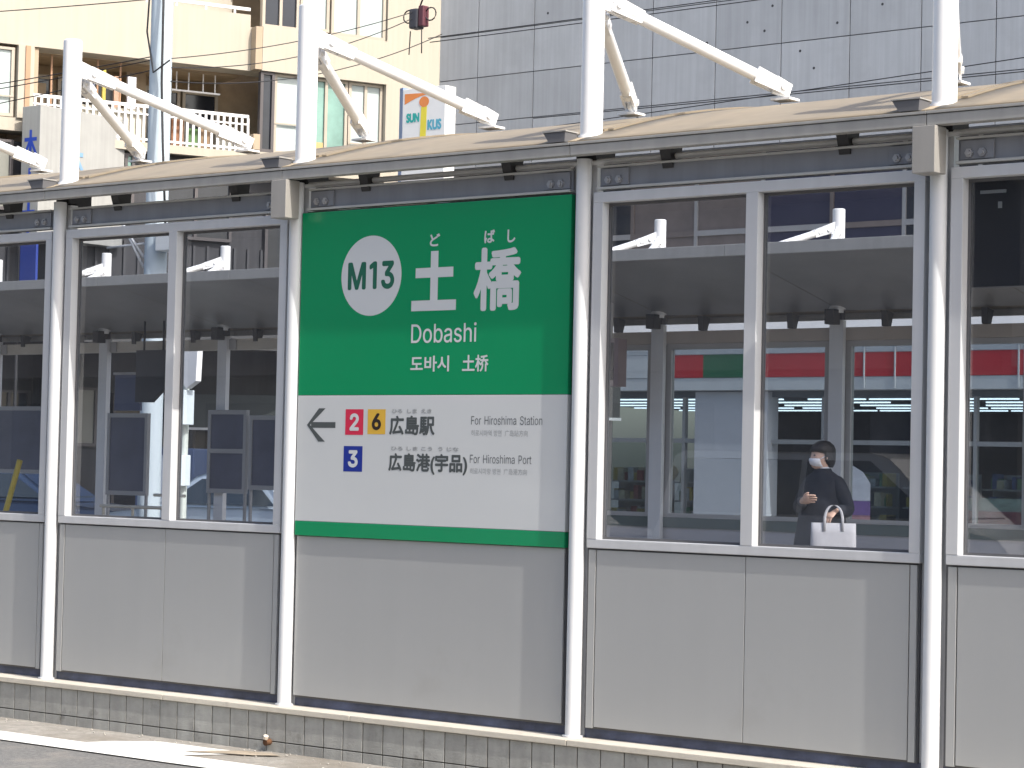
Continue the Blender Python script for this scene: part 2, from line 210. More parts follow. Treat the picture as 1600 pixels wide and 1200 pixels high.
GL = {'M':(628,[(60,0),(60,509),(152,509),(277,187),(280,179),(284,170),(287,159),(291,147),(295,135),(299,123),(303,110),(307,97),(311,84),(315,71),(319,60),(322,49),(307,49),(311,59),(314,71),(318,83),(322,95),(326,108),(330,121),(334,134),(338,146),(342,158),(346,169),(349,179),(352,187),(476,509),(568,509),(568,0),(504,0),(504,291),(504,302),(504,314),(504,327),(505,340),(505,354),(505,369),(505,383),(506,398),(506,413),(506,428),(507,443),(507,457),(513,457),(508,441),(503,425),(498,409),(492,393),(487,378),(482,363),(477,348),(472,335),(467,322),(463,310),(459,300),(456,291),(342,0),(286,0),(170,291),(167,300),(163,310),(159,321),(155,333),(150,347),(145,361),(140,376),(134,392),(129,408),(124,424),(118,441),(112,457),(119,457),(119,444),(120,430),(120,416),(120,401),(121,386),(121,372),(121,357),(121,342),(122,328),(122,315),(122,302),(122,291),(122,0)],[(0,73,1),(73,2,1),(73,74,2),(74,3,2),(28,45,29),(45,30,29),(45,46,30),(46,31,30),(0,72,73),(75,3,74),(28,44,45),(47,31,46),(76,3,75),(28,48,44),(48,43,44),(48,43,47),(43,31,47),(0,76,72),(76,71,72),(0,77,76),(71,3,76),(42,31,43),(28,49,48),(70,3,71),(0,78,77),(41,31,42),(28,50,49),(69,3,70),(0,79,78),(40,31,41),(28,51,50),(68,3,69),(0,80,79),(39,31,40),(28,52,51),(67,3,68),(0,81,80),(38,31,39),(28,53,52),(66,3,67),(0,82,81),(37,31,38),(28,54,53),(65,3,66),(0,83,82),(36,31,37),(28,55,54),(64,3,65),(0,84,83),(35,31,36),(28,56,55),(63,3,64),(0,85,84),(34,31,35),(28,57,56),(62,3,63),(0,86,85),(33,31,34),(28,58,57),(61,3,62),(0,87,86),(60,3,61),(28,59,58),(32,31,33),(60,4,3),(27,59,28),(60,5,4),(26,59,27),(60,6,5),(25,59,26),(60,7,6),(24,59,25),(60,8,7),(23,59,24),(60,9,8),(22,59,23),(60,10,9),(21,59,22),(60,11,10),(20,59,21),(60,12,11),(19,59,20),(60,18,12),(18,13,12),(18,13,19),(13,59,19),(14,59,13),(60,17,18),(15,59,14),(60,16,17),(60,15,16),(60,59,15)]),'1':(453,[(76,0),(76,55),(391,55),(391,0),(276,509),(276,0),(212,0),(212,448),(209,448),(86,358),(86,427),(198,509)],[(10,4,11),(10,8,4),(8,7,4),(7,5,4),(10,9,8),(6,5,7),(0,2,1),(0,3,2)]),'3':(453,[(218,-7),(188,-5),(159,1),(133,10),(108,22),(88,38),(70,57),(57,79),(48,104),(44,132),(109,132),(112,115),(118,100),(126,87),(137,76),(150,66),(165,59),(182,54),(200,51),(219,50),(239,51),(258,55),(275,61),(291,69),(304,80),(315,93),(323,108),(328,125),(329,145),(328,163),(323,180),(316,196),(306,211),(292,223),(275,234),(254,241),(229,246),(201,248),(157,248),(157,299),(288,448),(288,452),(70,452),(70,509),(372,509),(372,461),(211,278),(211,289),(247,290),(279,286),(308,276),(333,262),(354,244),(371,222),(383,198),(391,173),(393,145),(390,116),(383,90),(370,66),(354,45),(333,27),(309,12),(281,2),(251,-5)],[(42,44,43),(42,45,44),(42,41,45),(41,40,45),(40,46,45),(39,47,40),(47,46,40),(38,47,39),(47,49,48),(38,49,47),(38,50,49),(38,51,50),(38,37,51),(37,52,51),(36,52,37),(35,52,36),(35,53,52),(34,53,35),(33,53,34),(32,53,33),(32,54,53),(31,54,32),(31,55,54),(30,55,31),(29,55,30),(29,56,55),(28,56,29),(27,56,28),(27,57,56),(8,10,9),(8,11,10),(26,57,27),(26,58,57),(8,12,11),(25,58,26),(7,12,8),(7,13,12),(24,58,25),(24,59,58),(7,14,13),(23,59,24),(6,14,7),(6,15,14),(22,59,23),(6,16,15),(22,60,59),(21,60,22),(6,17,16),(5,17,6),(20,60,21),(5,18,17),(19,60,20),(5,19,18),(5,60,19),(5,61,60),(4,61,5),(4,62,61),(3,62,4),(3,63,62),(2,63,3),(2,64,63),(1,64,2),(1,0,64)]),'2':(453,[(64,0),(64,47),(234,229),(252,248),(268,266),(282,282),(294,298),(303,312),(311,327),(316,341),(319,356),(320,371),(319,389),(315,405),(308,419),(298,431),(287,441),(273,449),(258,455),(241,458),(224,460),(205,458),(188,454),(172,447),(159,438),(148,427),(139,413),(132,398),(128,381),(127,362),(66,362),(68,391),(75,418),(86,442),(102,464),(121,482),(143,496),(168,507),(196,513),(225,516),(254,513),(281,507),(306,497),(328,482),(346,465),(361,445),(372,423),(379,398),(381,372),(380,354),(377,336),(371,318),(363,299),(351,280),(336,259),(317,235),(294,209),(267,180),(153,60),(153,57),(389,57),(389,0)],[(38,40,39),(38,41,40),(37,41,38),(37,42,41),(36,42,37),(36,43,42),(35,43,36),(35,44,43),(34,44,35),(34,20,44),(20,19,44),(19,45,44),(33,21,34),(21,20,34),(18,45,19),(33,22,21),(17,45,18),(33,23,22),(16,45,17),(33,24,23),(16,46,45),(32,24,33),(15,46,16),(32,25,24),(14,46,15),(32,26,25),(14,47,46),(13,47,14),(31,26,32),(31,27,26),(12,47,13),(12,48,47),(31,28,27),(30,28,31),(11,48,12),(30,29,28),(11,49,48),(10,49,11),(9,49,10),(9,50,49),(8,50,9),(8,51,50),(7,51,8),(7,52,51),(6,52,7),(6,53,52),(5,53,6),(4,53,5),(4,54,53),(3,54,4),(3,55,54),(2,55,3),(2,56,55),(1,56,2),(1,57,56),(1,58,57),(1,59,58),(1,60,59),(1,61,60),(0,61,1)]),'6':(453,[(226,-7),(196,-4),(168,3),(142,15),(119,31),(100,51),(84,74),(73,101),(66,130),(64,162),(65,187),(71,212),(80,239),(93,268),(112,302),(137,340),(252,509),(322,509),(151,261),(145,261),(151,270),(157,279),(165,288),(174,295),(184,302),(196,307),(208,311),(221,313),(235,314),(265,312),(291,305),(316,295),(337,280),(355,262),(370,240),(380,215),(387,187),(389,157),(387,127),(379,98),(368,73),(352,50),(333,30),(310,14),(284,3),(257,-4),(226,48),(245,50),(263,55),(279,63),(293,73),(304,86),(314,101),(322,119),(326,137),(327,157),(326,178),(322,196),(314,213),(304,228),(293,241),(279,251),(263,259),(245,264),(226,265),(207,264),(190,259),(174,252),(160,241),(148,229),(138,214),(131,197),(126,179),(125,158),(126,138),(131,119),(138,102),(148,86),(160,73),(174,63),(190,55),(207,50)],[(15,17,16),(15,23,17),(23,18,17),(14,23,15),(27,29,28),(26,29,27),(26,30,29),(25,30,26),(24,30,25),(24,31,30),(13,23,14),(23,31,24),(13,22,23),(18,31,23),(18,32,31),(13,21,22),(18,64,32),(64,33,32),(13,20,21),(13,19,20),(12,19,13),(18,65,64),(63,33,64),(18,66,65),(62,33,63),(62,34,33),(12,18,19),(12,66,18),(12,67,66),(61,34,62),(12,68,67),(60,34,61),(12,69,68),(59,34,60),(59,35,34),(11,69,12),(11,70,69),(58,35,59),(58,36,35),(11,71,70),(57,36,58),(10,71,11),(10,72,71),(56,36,57),(56,37,36),(9,72,10),(9,73,72),(55,37,56),(8,73,9),(8,74,73),(54,37,55),(54,38,37),(8,75,74),(53,38,54),(7,75,8),(53,39,38),(7,76,75),(52,39,53),(7,77,76),(51,39,52),(6,77,7),(51,40,39),(6,78,77),(50,40,51),(5,78,6),(5,79,78),(49,40,50),(49,41,40),(5,80,79),(48,41,49),(5,81,80),(47,41,48),(4,81,5),(4,46,81),(46,41,47),(46,42,41),(4,42,46),(3,42,4),(3,43,42),(2,43,3),(2,44,43),(1,44,2),(1,45,44),(0,45,1)]),'D':(502,[(219,0),(96,0),(96,57),(215,57),(254,60),(288,68),(318,81),(343,99),(363,122),(379,149),(390,181),(397,216),(399,255),(397,294),(390,329),(379,361),(364,388),(344,410),(320,428),(291,441),(258,449),(221,452),(93,452),(93,509),(225,509),(273,505),(315,495),(353,478),(385,455),(412,426),(433,391),(449,351),(458,306),(462,255),(458,205),(449,159),(433,119),(411,83),(384,54),(351,31),(312,14),(268,3),(125,509),(125,0),(60,0),(60,509)],[(44,23,45),(23,42,45),(44,22,23),(42,24,23),(43,24,42),(43,21,24),(21,25,24),(21,26,25),(21,27,26),(21,28,27),(21,20,28),(20,29,28),(44,21,22),(44,2,21),(2,43,21),(19,29,20),(18,29,19),(17,29,18),(17,30,29),(16,30,17),(16,31,30),(15,31,16),(14,31,15),(14,32,31),(13,32,14),(13,33,32),(12,33,13),(11,33,12),(11,34,33),(10,34,11),(10,35,34),(9,35,10),(9,36,35),(8,36,9),(7,36,8),(7,37,36),(6,37,7),(6,38,37),(5,38,6),(4,38,5),(3,38,4),(44,1,2),(43,3,2),(43,38,3),(43,39,38),(43,40,39),(43,41,40),(43,0,41),(1,43,44),(43,0,1)]),'o':(415,[(207,-8),(174,-5),(144,3),(117,16),(93,35),(72,58),(56,85),(44,116),(37,150),(34,187),(37,225),(44,260),(56,291),(72,318),(93,341),(117,360),(144,374),(174,382),(207,384),(241,382),(271,374),(299,360),(323,341),(343,318),(359,291),(371,260),(379,225),(381,187),(379,150),(371,116),(359,85),(343,58),(323,35),(299,16),(271,3),(241,-5),(207,46),(231,49),(252,55),(270,66),(285,80),(298,97),(307,117),(314,139),(318,163),(319,187),(318,212),(314,236),(307,258),(298,278),(285,296),(270,310),(252,321),(231,328),(207,330),(184,328),(163,321),(145,310),(130,296),(118,278),(108,258),(102,236),(98,212),(96,187),(98,163),(102,139),(108,117),(118,97),(130,80),(145,66),(163,55),(184,49)],[(17,19,18),(16,19,17),(16,20,19),(15,20,16),(15,21,20),(14,21,15),(14,22,21),(13,22,14),(13,54,22),(54,23,22),(13,55,54),(53,23,54),(13,56,55),(52,23,53),(13,57,56),(51,23,52),(12,57,13),(51,24,23),(12,58,57),(50,24,51),(12,59,58),(49,24,50),(11,59,12),(49,25,24),(11,60,59),(48,25,49),(10,60,11),(48,26,25),(10,61,60),(47,26,48),(10,62,61),(46,26,47),(46,27,26),(9,62,10),(9,63,62),(45,27,46),(8,63,9),(8,64,63),(44,27,45),(44,28,27),(8,65,64),(43,28,44),(43,29,28),(7,65,8),(7,66,65),(42,29,43),(7,67,66),(41,29,42),(6,67,7),(41,30,29),(6,68,67),(40,30,41),(5,68,6),(40,31,30),(5,69,68),(39,31,40),(5,70,69),(38,31,39),(4,70,5),(38,32,31),(4,71,70),(37,32,38),(4,36,71),(36,32,37),(4,32,36),(3,32,4),(3,33,32),(2,33,3),(2,34,33),(1,34,2),(1,35,34),(0,35,1)]),'b':(424,[(229,-8),(208,-7),(189,-3),(172,4),(159,12),(147,21),(138,31),(130,41),(123,50),(118,59),(112,59),(112,0),(53,0),(53,509),(114,509),(114,319),(118,319),(123,327),(130,336),(137,346),(147,355),(158,364),(171,373),(188,379),(207,383),(229,384),(259,382),(287,374),(313,361),(335,342),(354,320),(370,293),(381,261),(388,227),(390,189),(388,151),(381,116),(370,84),(355,57),(336,34),(313,16),(288,3),(260,-6),(220,47),(242,49),(262,55),(279,66),(294,80),(306,97),(316,117),(323,139),(327,163),(328,189),(327,215),(323,239),(316,261),(307,281),(295,298),(280,311),(262,322),(243,328),(220,330),(198,328),(178,322),(161,312),(147,299),(134,282),(125,263),(118,241),(114,216),(113,189),(114,162),(118,138),(125,115),(135,95),(147,78),(162,65),(179,55),(198,49)],[(12,14,13),(12,15,14),(24,26,25),(23,26,24),(23,27,26),(22,27,23),(22,28,27),(21,28,22),(20,28,21),(20,29,28),(19,29,20),(18,29,19),(18,61,29),(61,30,29),(17,61,18),(17,62,61),(60,30,61),(17,63,62),(59,30,60),(16,63,17),(16,64,63),(58,30,59),(58,31,30),(12,16,15),(12,68,16),(68,67,16),(67,66,16),(66,65,16),(65,64,16),(57,31,58),(56,31,57),(56,32,31),(55,32,56),(55,33,32),(54,33,55),(12,69,68),(53,33,54),(53,34,33),(12,70,69),(52,34,53),(12,71,70),(51,34,52),(51,35,34),(50,35,51),(12,72,71),(50,36,35),(49,36,50),(12,73,72),(48,36,49),(48,37,36),(12,74,73),(47,37,48),(12,10,74),(10,75,74),(47,38,37),(46,38,47),(10,76,75),(45,38,46),(10,9,76),(9,77,76),(12,11,10),(8,77,9),(45,39,38),(44,39,45),(8,78,77),(7,78,8),(43,39,44),(7,43,78),(7,39,43),(6,39,7),(6,40,39),(5,40,6),(4,40,5),(4,41,40),(3,41,4),(2,41,3),(2,42,41),(1,42,2),(1,0,42)]),'a':(389,[(160,-9),(137,-7),(115,-3),(94,5),(76,15),(60,29),(48,45),(38,63),(32,84),(30,108),(32,128),(36,146),(43,161),(53,174),(64,184),(78,193),(92,200),(108,206),(125,211),(143,214),(161,217),(178,220),(200,223),(218,225),(234,227),(247,229),(257,231),(265,235),(271,240),(274,246),(276,255),(276,257),(275,272),(272,285),(267,297),(260,307),(251,315),(240,322),(227,327),(212,330),(196,331),(178,330),(163,327),(149,322),(137,316),(127,309),(118,301),(110,292),(104,283),(100,274),(41,291),(51,313),(64,331),(79,346),(95,358),(114,368),(133,375),(153,380),(173,383),(194,384),(208,384),(223,382),(239,379),(255,375),(271,369),(286,360),(300,350),(312,336),(322,320),(330,301),(335,278),(337,251),(337,0),(277,0),(277,52),(272,52),(267,43),(260,34),(252,25),(242,16),(229,8),(215,1),(199,-4),(181,-7),(170,45),(192,47),(211,51),(228,59),(242,68),(254,80),(263,93),(270,108),(274,122),(276,138),(276,190),(272,187),(267,184),(259,182),(251,180),(241,178),(231,176),(221,174),(210,173),(200,171),(191,170),(182,169),(175,168),(161,166),(147,163),(134,159),(122,153),(112,147),(103,139),(97,130),(93,118),(92,105),(93,93),(96,82),(102,72),(109,64),(119,57),(130,52),(142,48),(156,46)],[(58,60,59),(58,61,60),(57,61,58),(57,62,61),(56,62,57),(56,63,62),(55,63,56),(55,64,63),(55,65,64),(54,65,55),(54,66,65),(53,66,54),(53,67,66),(52,67,53),(52,40,67),(40,39,67),(39,68,67),(51,41,52),(41,40,52),(51,42,41),(38,68,39),(51,43,42),(37,68,38),(51,44,43),(36,68,37),(36,69,68),(51,45,44),(35,69,36),(50,45,51),(50,46,45),(34,69,35),(34,70,69),(50,47,46),(33,70,34),(50,48,47),(49,48,50),(32,70,33),(32,71,70),(31,71,32),(30,71,31),(29,71,30),(29,72,71),(28,72,29),(27,72,28),(26,94,27),(94,72,27),(25,94,26),(24,94,25),(23,94,24),(22,94,23),(21,94,22),(20,94,21),(19,94,20),(18,94,19),(17,94,18),(16,94,17),(15,94,16),(14,94,15),(14,95,94),(93,72,94),(14,96,95),(14,97,96),(13,97,14),(13,98,97),(13,99,98),(13,100,99),(13,101,100),(13,102,101),(12,102,13),(12,103,102),(12,104,103),(12,105,104),(12,106,105),(12,107,106),(12,108,107),(12,109,108),(11,109,12),(11,110,109),(11,111,110),(11,112,111),(10,112,11),(10,113,112),(92,72,93),(10,114,113),(9,114,10),(91,72,92),(9,115,114),(8,115,9),(90,72,91),(8,116,115),(89,72,90),(8,117,116),(7,117,8),(7,118,117),(88,74,89),(74,72,89),(7,119,118),(87,74,88),(7,120,119),(6,120,7),(86,75,87),(75,74,87),(6,121,120),(6,122,121),(86,76,75),(73,72,74),(85,76,86),(6,123,122),(84,76,85),(6,84,123),(6,76,84),(5,76,6),(5,77,76),(5,78,77),(4,78,5),(4,79,78),(4,80,79),(3,80,4),(3,81,80),(2,81,3),(2,82,81),(1,82,2),(1,83,82),(0,83,1)]),'s':(365,[(182,-8),(157,-7),(133,-3),(112,3),(93,12),(76,24),(62,38),(50,54),(41,73),(36,94),(94,107),(101,87),(111,72),(124,60),(141,52),(160,47),(181,45),(206,47),(227,53),(244,62),(258,74),(265,88),(268,103),(266,115),(262,126),(254,136),(243,144),(229,150),(212,155),(149,170),(118,180),(92,192),(72,208),(58,227),(50,249),(47,274),(49,295),(55,314),(65,332),(79,347),(95,360),(115,370),(137,378),(161,383),(187,384),(212,383),(234,379),(254,372),(271,363),(286,352),(299,339),(309,324),(318,308),(324,290),(268,277),(262,291),(254,304),(243,316),(228,325),(210,331),(187,333),(166,331),(147,326),(131,317),(119,305),(111,292),(109,277),(110,264),(115,253),(124,243),(136,235),(152,229),(172,223),(229,209),(261,200),(287,187),(306,171),(320,153),(328,131),(331,107),(329,85),(323,65),(312,47),(298,31),(281,18),(260,6),(236,-2),(210,-7)],[(43,45,44),(43,46,45),(42,46,43),(42,47,46),(41,47,42),(41,48,47),(40,48,41),(40,49,48),(39,49,40),(39,50,49),(38,50,39),(38,60,50),(60,51,50),(38,61,60),(59,51,60),(37,61,38),(37,62,61),(58,51,59),(37,63,62),(57,51,58),(57,52,51),(37,64,63),(56,52,57),(36,64,37),(56,53,52),(36,65,64),(55,53,56),(35,65,36),(35,66,65),(54,53,55),(35,67,66),(34,67,35),(34,68,67),(34,69,68),(33,69,34),(33,70,69),(33,71,70),(33,72,71),(32,72,33),(32,73,72),(32,74,73),(31,74,32),(31,75,74),(30,75,31),(30,76,75),(29,76,30),(29,77,76),(28,77,29),(27,77,28),(27,78,77),(26,78,27),(25,78,26),(24,78,25),(24,79,78),(23,79,24),(22,79,23),(9,11,10),(22,80,79),(21,80,22),(8,11,9),(20,80,21),(8,12,11),(20,81,80),(19,81,20),(7,12,8),(7,13,12),(19,82,81),(18,82,19),(7,14,13),(6,14,7),(17,82,18),(6,15,14),(16,82,17),(16,83,82),(6,16,15),(6,83,16),(5,83,6),(5,84,83),(4,84,5),(4,85,84),(3,85,4),(3,86,85),(2,86,3),(2,87,86),(1,87,2),(1,0,87)]),'h':(410,[(114,227),(114,0),(53,0),(53,509),(114,509),(114,287),(102,287),(116,319),(132,344),(152,362),(175,374),(200,382),(227,384),(252,383),(275,377),(295,369),(313,356),(328,340),(341,321),(350,298),(355,271),(357,240),(357,0),(296,0),(296,235),(293,263),(286,286),(273,304),(256,318),(235,326),(210,329),(192,328),(176,324),(161,317),(147,308),(136,297),(126,283),(119,266),(115,248)],[(2,4,3),(2,6,4),(6,5,4),(11,13,12),(11,14,13),(10,14,11),(10,15,14),(9,15,10),(9,16,15),(8,16,9),(8,17,16),(7,31,8),(31,17,8),(31,30,17),(30,18,17),(29,18,30),(7,32,31),(28,18,29),(7,33,32),(28,19,18),(6,33,7),(27,19,28),(6,34,33),(6,35,34),(26,19,27),(26,20,19),(6,36,35),(2,37,6),(37,36,6),(25,20,26),(25,21,20),(2,38,37),(24,21,25),(2,0,38),(24,22,21),(23,22,24),(2,1,0)]),'F':(410,[(60,0),(60,509),(369,509),(369,452),(125,452),(125,278),(346,278),(346,221),(125,221),(125,0)],[(0,4,1),(4,2,1),(4,3,2),(0,5,4),(0,8,5),(8,6,5),(8,7,6),(0,9,8)]),'r':(259,[(53,0),(53,379),(112,379),(112,321),(115,321),(124,339),(137,354),(152,367),(171,377),(191,383),(213,385),(218,385),(223,385),(229,384),(235,384),(240,384),(243,384),(243,322),(241,323),(236,324),(230,324),(223,325),(215,326),(207,326),(190,324),(174,321),(159,315),(146,306),(135,296),(126,284),(119,269),(115,254),(114,237),(114,0)],[(9,11,10),(9,12,11),(9,13,12),(9,14,13),(9,15,14),(9,16,15),(9,17,16),(8,17,9),(0,2,1),(0,3,2),(7,17,8),(6,17,7),(5,19,6),(19,18,6),(18,17,6),(4,23,5),(23,22,5),(22,21,5),(21,20,5),(20,19,5),(4,24,23),(4,25,24),(0,4,3),(0,31,4),(31,30,4),(30,29,4),(29,28,4),(28,27,4),(27,26,4),(26,25,4),(0,32,31),(0,33,32)]),'i':(167,[(84,443),(73,444),(63,448),(54,455),(47,463),(43,472),(41,483),(43,494),(47,504),(54,512),(63,518),(73,522),(84,524),(95,522),(105,518),(114,512),(121,504),(125,494),(126,483),(125,472),(121,463),(114,455),(105,448),(95,444),(53,0),(53,379),(114,379),(114,0)],[(24,26,25),(24,27,26),(11,13,12),(10,13,11),(10,14,13),(9,14,10),(9,15,14),(8,15,9),(8,16,15),(7,16,8),(7,17,16),(6,17,7),(6,18,17),(5,18,6),(5,19,18),(4,19,5),(4,20,19),(3,20,4),(3,21,20),(2,21,3),(2,22,21),(1,22,2),(1,23,22),(0,23,1)]),'H':(517,[(60,0),(60,509),(125,509),(125,289),(392,289),(392,509),(457,509),(457,0),(392,0),(392,232),(125,232),(125,0)],[(0,2,1),(0,3,2),(4,6,5),(4,7,6),(0,10,3),(10,4,3),(10,9,4),(9,7,4),(0,11,10),(8,7,9)]),'m':(610,[(53,0),(53,379),(112,379),(112,295),(108,295),(114,314),(122,331),(132,346),(144,358),(158,368),(172,376),(187,382),(203,385),(219,386),(245,383),(268,375),(287,361),(303,342),(314,320),(321,295),(312,295),(318,312),(326,329),(337,343),(350,356),(364,366),(381,375),(398,381),(417,385),(437,386),(458,385),(478,380),(497,372),(514,361),(529,346),(541,328),(550,307),(555,283),(557,255),(557,0),(496,0),(496,254),(493,279),(485,298),(473,313),(456,323),(438,329),(419,330),(402,329),(387,326),(374,320),(363,312),(353,302),(345,290),(340,277),(336,263),(335,247),(335,0),(274,0),(274,260),(272,280),(265,297),(253,311),(238,322),(220,328),(199,330),(185,329),(171,326),(158,320),(145,312),(135,302),(126,289),(119,274),(115,257),(114,238),(114,0)],[(12,14,13),(28,30,29),(11,14,12),(27,30,28),(27,31,30),(11,15,14),(10,15,11),(26,31,27),(26,32,31),(0,2,1),(0,4,2),(4,3,2),(9,15,10),(25,32,26),(9,16,15),(25,33,32),(8,16,9),(24,33,25),(8,17,16),(24,34,33),(7,17,8),(23,34,24),(23,35,34),(6,17,7),(22,47,23),(47,35,23),(6,65,17),(65,18,17),(5,66,6),(66,65,6),(64,18,65),(22,48,47),(46,35,47),(5,67,66),(22,49,48),(21,49,22),(45,35,46),(45,36,35),(63,18,64),(5,68,67),(21,50,49),(44,36,45),(62,18,63),(5,69,68),(62,19,18),(21,51,50),(4,69,5),(43,36,44),(20,51,21),(4,70,69),(20,52,51),(61,19,62),(43,37,36),(20,53,52),(4,71,70),(42,37,43),(60,20,61),(20,19,61),(0,72,4),(72,71,4),(60,53,20),(60,54,53),(42,38,37),(59,54,60),(41,38,42),(59,55,54),(0,73,72),(59,56,55),(58,56,59),(0,74,73),(41,39,38),(40,39,41),(58,57,56),(0,75,74)]),'S':(447,[(224,-9),(188,-7),(156,-1),(128,9),(102,23),(81,40),(64,60),(51,83),(42,109),(38,137),(104,137),(108,118),(114,102),(123,88),(136,76),(150,66),(166,59),(185,53),(204,50),(224,49),(246,50),(267,54),(286,60),(303,69),(317,79),(329,92),(338,106),(344,122),(346,139),(344,154),(340,168),(332,179),(322,189),(310,197),(296,205),(280,211),(263,217),(245,222),(184,239),(145,253),(112,269),(86,289),(67,313),(56,341),(52,372),(54,400),(62,425),(75,448),(92,468),(113,484),(138,498),(165,508),(195,514),(227,516),(259,514),(289,508),(316,498),(340,484),(360,468),(377,449),(390,427),(398,403),(401,378),(337,378),(332,402),(320,421),(302,437),(280,449),(254,456),(225,459),(204,457),(185,454),(167,448),(152,440),(139,430),(129,418),(121,405),(117,391),(115,376),(117,359),(122,345),(131,334),(142,324),(155,315),(169,308),(184,302),(198,297),(212,293),(264,279),(279,275),(295,270),(312,264),(328,256),(344,248),(359,238),(372,226),(384,213),(395,198),(402,180),(407,161),(408,139),(406,112),(399,87),(386,64),(370,43),(349,25),(323,11),(294,0),(261,-7)],[(52,54,53),(51,54,52),(51,55,54),(50,55,51),(50,56,55),(49,56,50),(49,57,56),(48,57,49),(48,58,57),(48,59,58),(47,70,48),(70,69,48),(69,59,48),(68,59,69),(47,71,70),(67,59,68),(47,72,71),(66,59,67),(66,60,59),(46,72,47),(46,73,72),(46,74,73),(65,60,66),(46,75,74),(65,61,60),(45,75,46),(64,61,65),(45,76,75),(45,77,76),(64,62,61),(63,62,64),(44,77,45),(44,78,77),(44,79,78),(43,79,44),(43,80,79),(43,81,80),(42,81,43),(42,82,81),(42,83,82),(42,84,83),(41,84,42),(41,85,84),(41,86,85),(41,87,86),(41,88,87),(40,88,41),(40,89,88),(40,90,89),(40,91,90),(39,91,40),(39,92,91),(39,93,92),(38,93,39),(38,94,93),(37,94,38),(37,95,94),(37,96,95),(36,96,37),(35,96,36),(35,97,96),(34,97,35),(33,97,34),(33,98,97),(32,98,33),(31,98,32),(31,99,98),(30,99,31),(29,99,30),(29,100,99),(28,100,29),(27,100,28),(27,101,100),(8,10,9),(8,11,10),(26,101,27),(8,12,11),(26,102,101),(7,12,8),(25,102,26),(7,13,12),(24,102,25),(7,14,13),(24,103,102),(6,14,7),(23,103,24),(6,15,14),(22,103,23),(6,16,15),(22,104,103),(21,104,22),(5,16,6),(5,17,16),(20,104,21),(5,18,17),(19,104,20),(5,19,18),(5,104,19),(5,105,104),(4,105,5),(4,106,105),(3,106,4),(3,107,106),(2,107,3),(2,108,107),(1,108,2),(1,0,108)]),'t':(227,[(204,379),(204,327),(6,327),(6,379),(65,471),(126,471),(126,98),(127,83),(130,70),(136,61),(144,55),(156,51),(170,50),(175,50),(180,50),(185,51),(191,52),(197,53),(202,54),(213,2),(207,0),(200,-2),(192,-3),(184,-3),(176,-4),(168,-4),(138,-1),(113,7),(92,21),(77,41),(68,64),(65,93)],[(31,5,4),(31,6,5),(2,0,3),(2,1,0),(31,7,6),(30,7,31),(30,8,7),(30,9,8),(29,9,30),(29,10,9),(29,11,10),(17,19,18),(16,19,17),(15,19,16),(29,12,11),(14,19,15),(13,19,14),(12,19,13),(29,19,12),(28,19,29),(27,19,28),(26,19,27),(26,20,19),(26,21,20),(25,21,26),(25,22,21),(25,23,22),(25,24,23)]),'n':(410,[(114,227),(114,0),(53,0),(53,379),(112,379),(112,287),(102,287),(116,319),(132,344),(152,362),(175,374),(200,382),(227,384),(252,383),(275,377),(295,369),(313,356),(328,340),(341,321),(350,298),(355,271),(357,240),(357,0),(296,0),(296,235),(293,263),(286,286),(273,304),(256,318),(235,326),(210,329),(192,328),(176,324),(161,317),(147,308),(136,297),(126,283),(119,266),(115,248)],[(11,13,12),(11,14,13),(10,14,11),(2,4,3),(2,6,4),(6,5,4),(10,15,14),(9,15,10),(9,16,15),(8,16,9),(8,17,16),(7,31,8),(31,17,8),(31,30,17),(30,18,17),(29,18,30),(7,32,31),(28,18,29),(7,33,32),(28,19,18),(6,33,7),(27,19,28),(6,34,33),(6,35,34),(26,19,27),(26,20,19),(6,36,35),(2,37,6),(37,36,6),(25,20,26),(25,21,20),(2,38,37),(24,21,25),(2,0,38),(24,22,21),(23,22,24),(2,1,0)]),'P':(445,[(60,0),(60,509),(235,509),(272,506),(305,499),(332,487),(356,471),(375,452),(390,430),(400,404),(407,377),(409,348),(407,318),(400,291),(390,265),(375,243),(356,223),(332,207),(305,195),(272,188),(235,186),(109,186),(109,242),(233,242),(257,244),(279,248),(297,256),(312,266),(324,279),(333,294),(339,310),(343,328),(344,348),(343,367),(339,385),(333,402),(324,416),(312,428),(297,439),(279,446),(257,451),(232,452),(125,452),(125,0)],[(0,42,1),(42,2,1),(42,3,2),(42,4,3),(42,5,4),(42,6,5),(42,7,6),(42,41,7),(41,40,7),(40,8,7),(0,22,42),(22,43,42),(39,8,40),(38,8,39),(37,8,38),(37,9,8),(36,9,37),(35,9,36),(35,10,9),(34,10,35),(33,10,34),(33,11,10),(32,11,33),(31,11,32),(31,12,11),(30,12,31),(30,13,12),(29,13,30),(28,13,29),(28,14,13),(27,14,28),(26,14,27),(26,15,14),(25,15,26),(24,15,25),(23,15,24),(23,16,15),(0,21,22),(43,23,22),(43,20,23),(20,16,23),(20,17,16),(20,18,17),(20,19,18),(0,20,21),(0,43,20)])}      # outlines of the grotesque letters used on the sign: advance, points, faces
def _area(V, f): return sum(V[f[i]][0]*V[f[(i+1) % len(f)]][1]-V[f[(i+1) % len(f)]][0]*V[f[i]][1] for i in range(len(f)))/2
for _k in list(GL): GL[_k] = (GL[_k][0], GL[_k][1], [f for f in GL[_k][2] if _area(GL[_k][1], f) > 1])
